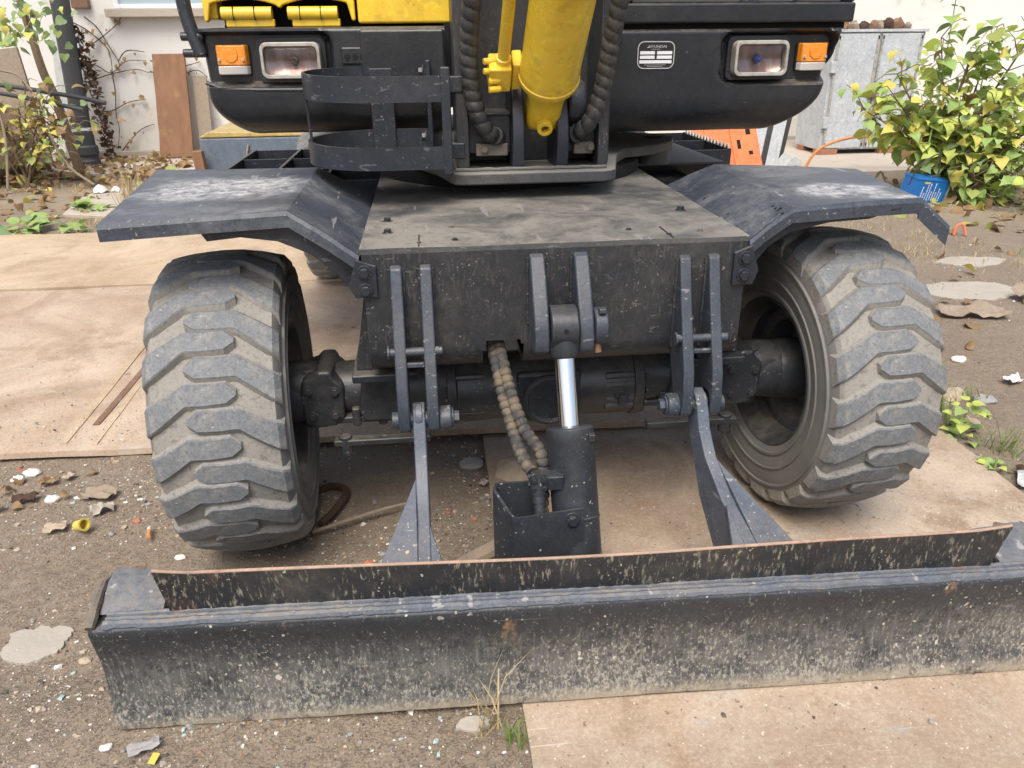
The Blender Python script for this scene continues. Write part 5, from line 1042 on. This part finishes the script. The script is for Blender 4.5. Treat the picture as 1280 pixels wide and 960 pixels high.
fo = join_leaves(None, its, 'fallen_leaves'); tag(fo, 'dry brown fallen leaves scattered along the wall and dirt', 'leaves', kind='stuff')
# crumpled dry leaves and paper scraps, each a thing
def scrap(x, y, s, mat, lab, cat, seed, nm='litter_scrap', zr=0, asp=1):
    if y < .6: s *= .5
    m = MB(); m.grid(lambda u, w: ((u-.5)*s*asp, (w-.5)*s*.8, .012+.35*s*noise.noise(Vector((u*2.2, w*2.2, seed)))+.12*s*noise.noise(Vector((u*6, w*6, seed)))+abs(.15*s*noise.noise(Vector((u*3, w*3, seed+5))))), 10, 8)
    o = m.obj(nm, mat, recalc=False, solid=.0015, ang=60); o.location = (x, y, gh(x, y)+.12*s); o.rotation_euler = (0, 0, zr); tag(o, lab, cat)
scrap(-1.66, .33, .07, 'litter', 'torn white paper scrap at the edge of the rosy plate', 'paper', 1); scrap(-1.55, .30, .09, LEAF[5], 'curled brown dry leaf behind the white paper scrap', 'leaf', 3, 'dry_leaf', .4); scrap(-1.50, .33, .07, PEB[1], 'pale tan dry leaf leaning on the brown one', 'leaf', 5, 'dry_leaf', 1.2)
scrap(-1.36, .20, .13, MT['stick'], 'long twisted strip of dry bark near the wheel', 'bark strip', 7, 'bark_strip', -.2, 1.6); scrap(-1.32, .12, .11, MT['pale'], 'torn beige cardboard scrap below the bark strip', 'cardboard', 9, 'cardboard_scrap', .3, 1.2); scrap(-1.42, .03, .10, PEB[1], 'tan dry leaf lying beside the yellow bottle cap', 'leaf', 12, 'dry_leaf', .2, 1.2)
scrap(-1.58, .2, .10, MT['vinedark'], 'dark brown crumpled leaf heap near the paper scrap', 'leaf', 15, 'dry_leaf', .1, 1.4); scrap(-.145, .14, .06, MT['pale'], 'torn tan leaf lying on dirt under the axle', 'leaf', 18, 'dry_leaf', .8); scrap(-.13, .05, .045, MT['stick'], 'small grey leaf below the torn tan leaf', 'leaf', 21, 'dry_leaf', .3); scrap(-.90, -.815, .07, PEB[2], 'crumpled grey plastic strip in front of the blade', 'plastic strip', 23, 'plastic_strip', .4, 1.7)
scrap(2.45, 1.45, .16, MT['stick'], 'brown bark strips lying on dirt beyond the wheel', 'bark strip', 26, 'bark_strip', -.3, 2.0); scrap(3.0, 1.6, .3, MT['stick'], 'brown crumpled sacking on the dirt near the cement patch', 'sacking', 28, 'sacking', .2); scrap(2.1, .68, .07, 'litter', 'crumpled white plastic scrap on the dirt beyond the wheel', 'plastic scrap', 31, 'plastic_scrap', .2); scrap(1.64, -.02, .13, MT['vinedark'], 'dark rotten husk at the edge of the tan plate', 'husk', 33, 'rotten_husk', -.5, 1.3)
scrap(-3.60, 7.15, .22, 'litter', 'crumpled clear plastic bag below the drain pipe', 'plastic bag', 35, 'plastic_bag'); scrap(-3.3, 5.75, .22, 'litter', 'white plastic bag scrap on the concrete slab', 'plastic bag', 38, 'plastic_bag', .3); scrap(1.62, -.09, .22, 'greyp', 'pale grey foil strip sticking out over the plate edge', 'foil strip', 41, 'foil_strip', -.6, 1.2)
m = MB(); m.lathe([(0, .0155), (.03, .0165), (.032, .019), (.036, .019), (.036, .014), (.012, .013)], (0, 0, 0), (.8, -.45, .35), 18); o = m.obj('bottle_cap', 'yplastic', ang=30); o.location = (-1.352, .02, .02); tag(o, 'open yellow bottle cap lying beside a tan leaf', 'cap')
m = MB(); m.cyl((0, 0, 0), (.010, -.037, .004), .006, 12); o = m.obj('cigarette_butt', 'ohose', bevel=.001); o.location = (-1.135, -.025, .016); tag(o, 'orange and white cigarette butt on dirt by the wheel', 'cigarette butt'); m = MB(); m.cyl((0, 0, 0), (-.004, .014, -.001), .0061, 12); m.obj('paper_end', 'litter', o)
m = MB(); m.box(-.007, .007, -.012, .012, 0, .0015); o = m.obj('plastic_tag', 'yplastic'); o.location = (-.872, -.845, .022); o.rotation_euler = (.1, .1, -.2); tag(o, 'small yellow plastic tag in front of the blade', 'tag')
m = MB(); m.tube(spline([(-.66, -.09, .015), (-.52, -.03, .02), (-.42, .0, .028), (-.36, .01, .03)], 6), [.006]*10+[.005]*9, 8); tag(m.obj('stick', 'stick'), 'thin bent stick lying on dirt between wheel and arm', 'stick')
m = MB(); m.tube(spline([(-.64, -.05, .012), (-.60, .03, .016), (-.58, .12, .018), (-.63, .16, .014), (-.68, .14, .01)], 6), .012, 10); tag(m.obj('hose_piece', 'vinedark'), 'curved piece of old dark hose beside the wheel', 'hose')
m = MB(); m.tube([(-.26, -.32, .02), (-.05, -.19, .03)], [.024, .026], 10); tag(m.obj('log', 'stick', bevel=.003), 'short pale round stick behind the blade and cylinder guard', 'stick')
m = MB(); m.tube(spline([(3.66, 4.62, .0), (3.72, 4.6, .2), (3.8, 4.55, .02)], 5), .01, 6); tag(m.obj('dark_cane', 'bark'), 'dark cane stuck in the ground beside the blue tin', 'cane')
t = NT('clip_orange'); MT['clip'] = t.out(t.mix(t.noise(20), (.75, .16, .08), (.85, .25, .12)), .4); m = MB(); m.tube(spline([(3.42, 3.05, .01), (3.43, 3.05, .07), (3.47, 3.04, .08), (3.49, 3.02, .01)], 6), .009, 8); tag(m.obj('plastic_clip', 'clip'), 'small orange plastic hook lying in the dry grass', 'clip')
m = MB(); m.box(4.95, 5.2, 5.25, 5.5, .05, .45, rot=(0, .1, .3)); tag(m.obj('blue_jerrycan', 'canblue', bevel=.04), 'dark blue plastic jerrycan half hidden behind the bush', 'jerrycan')
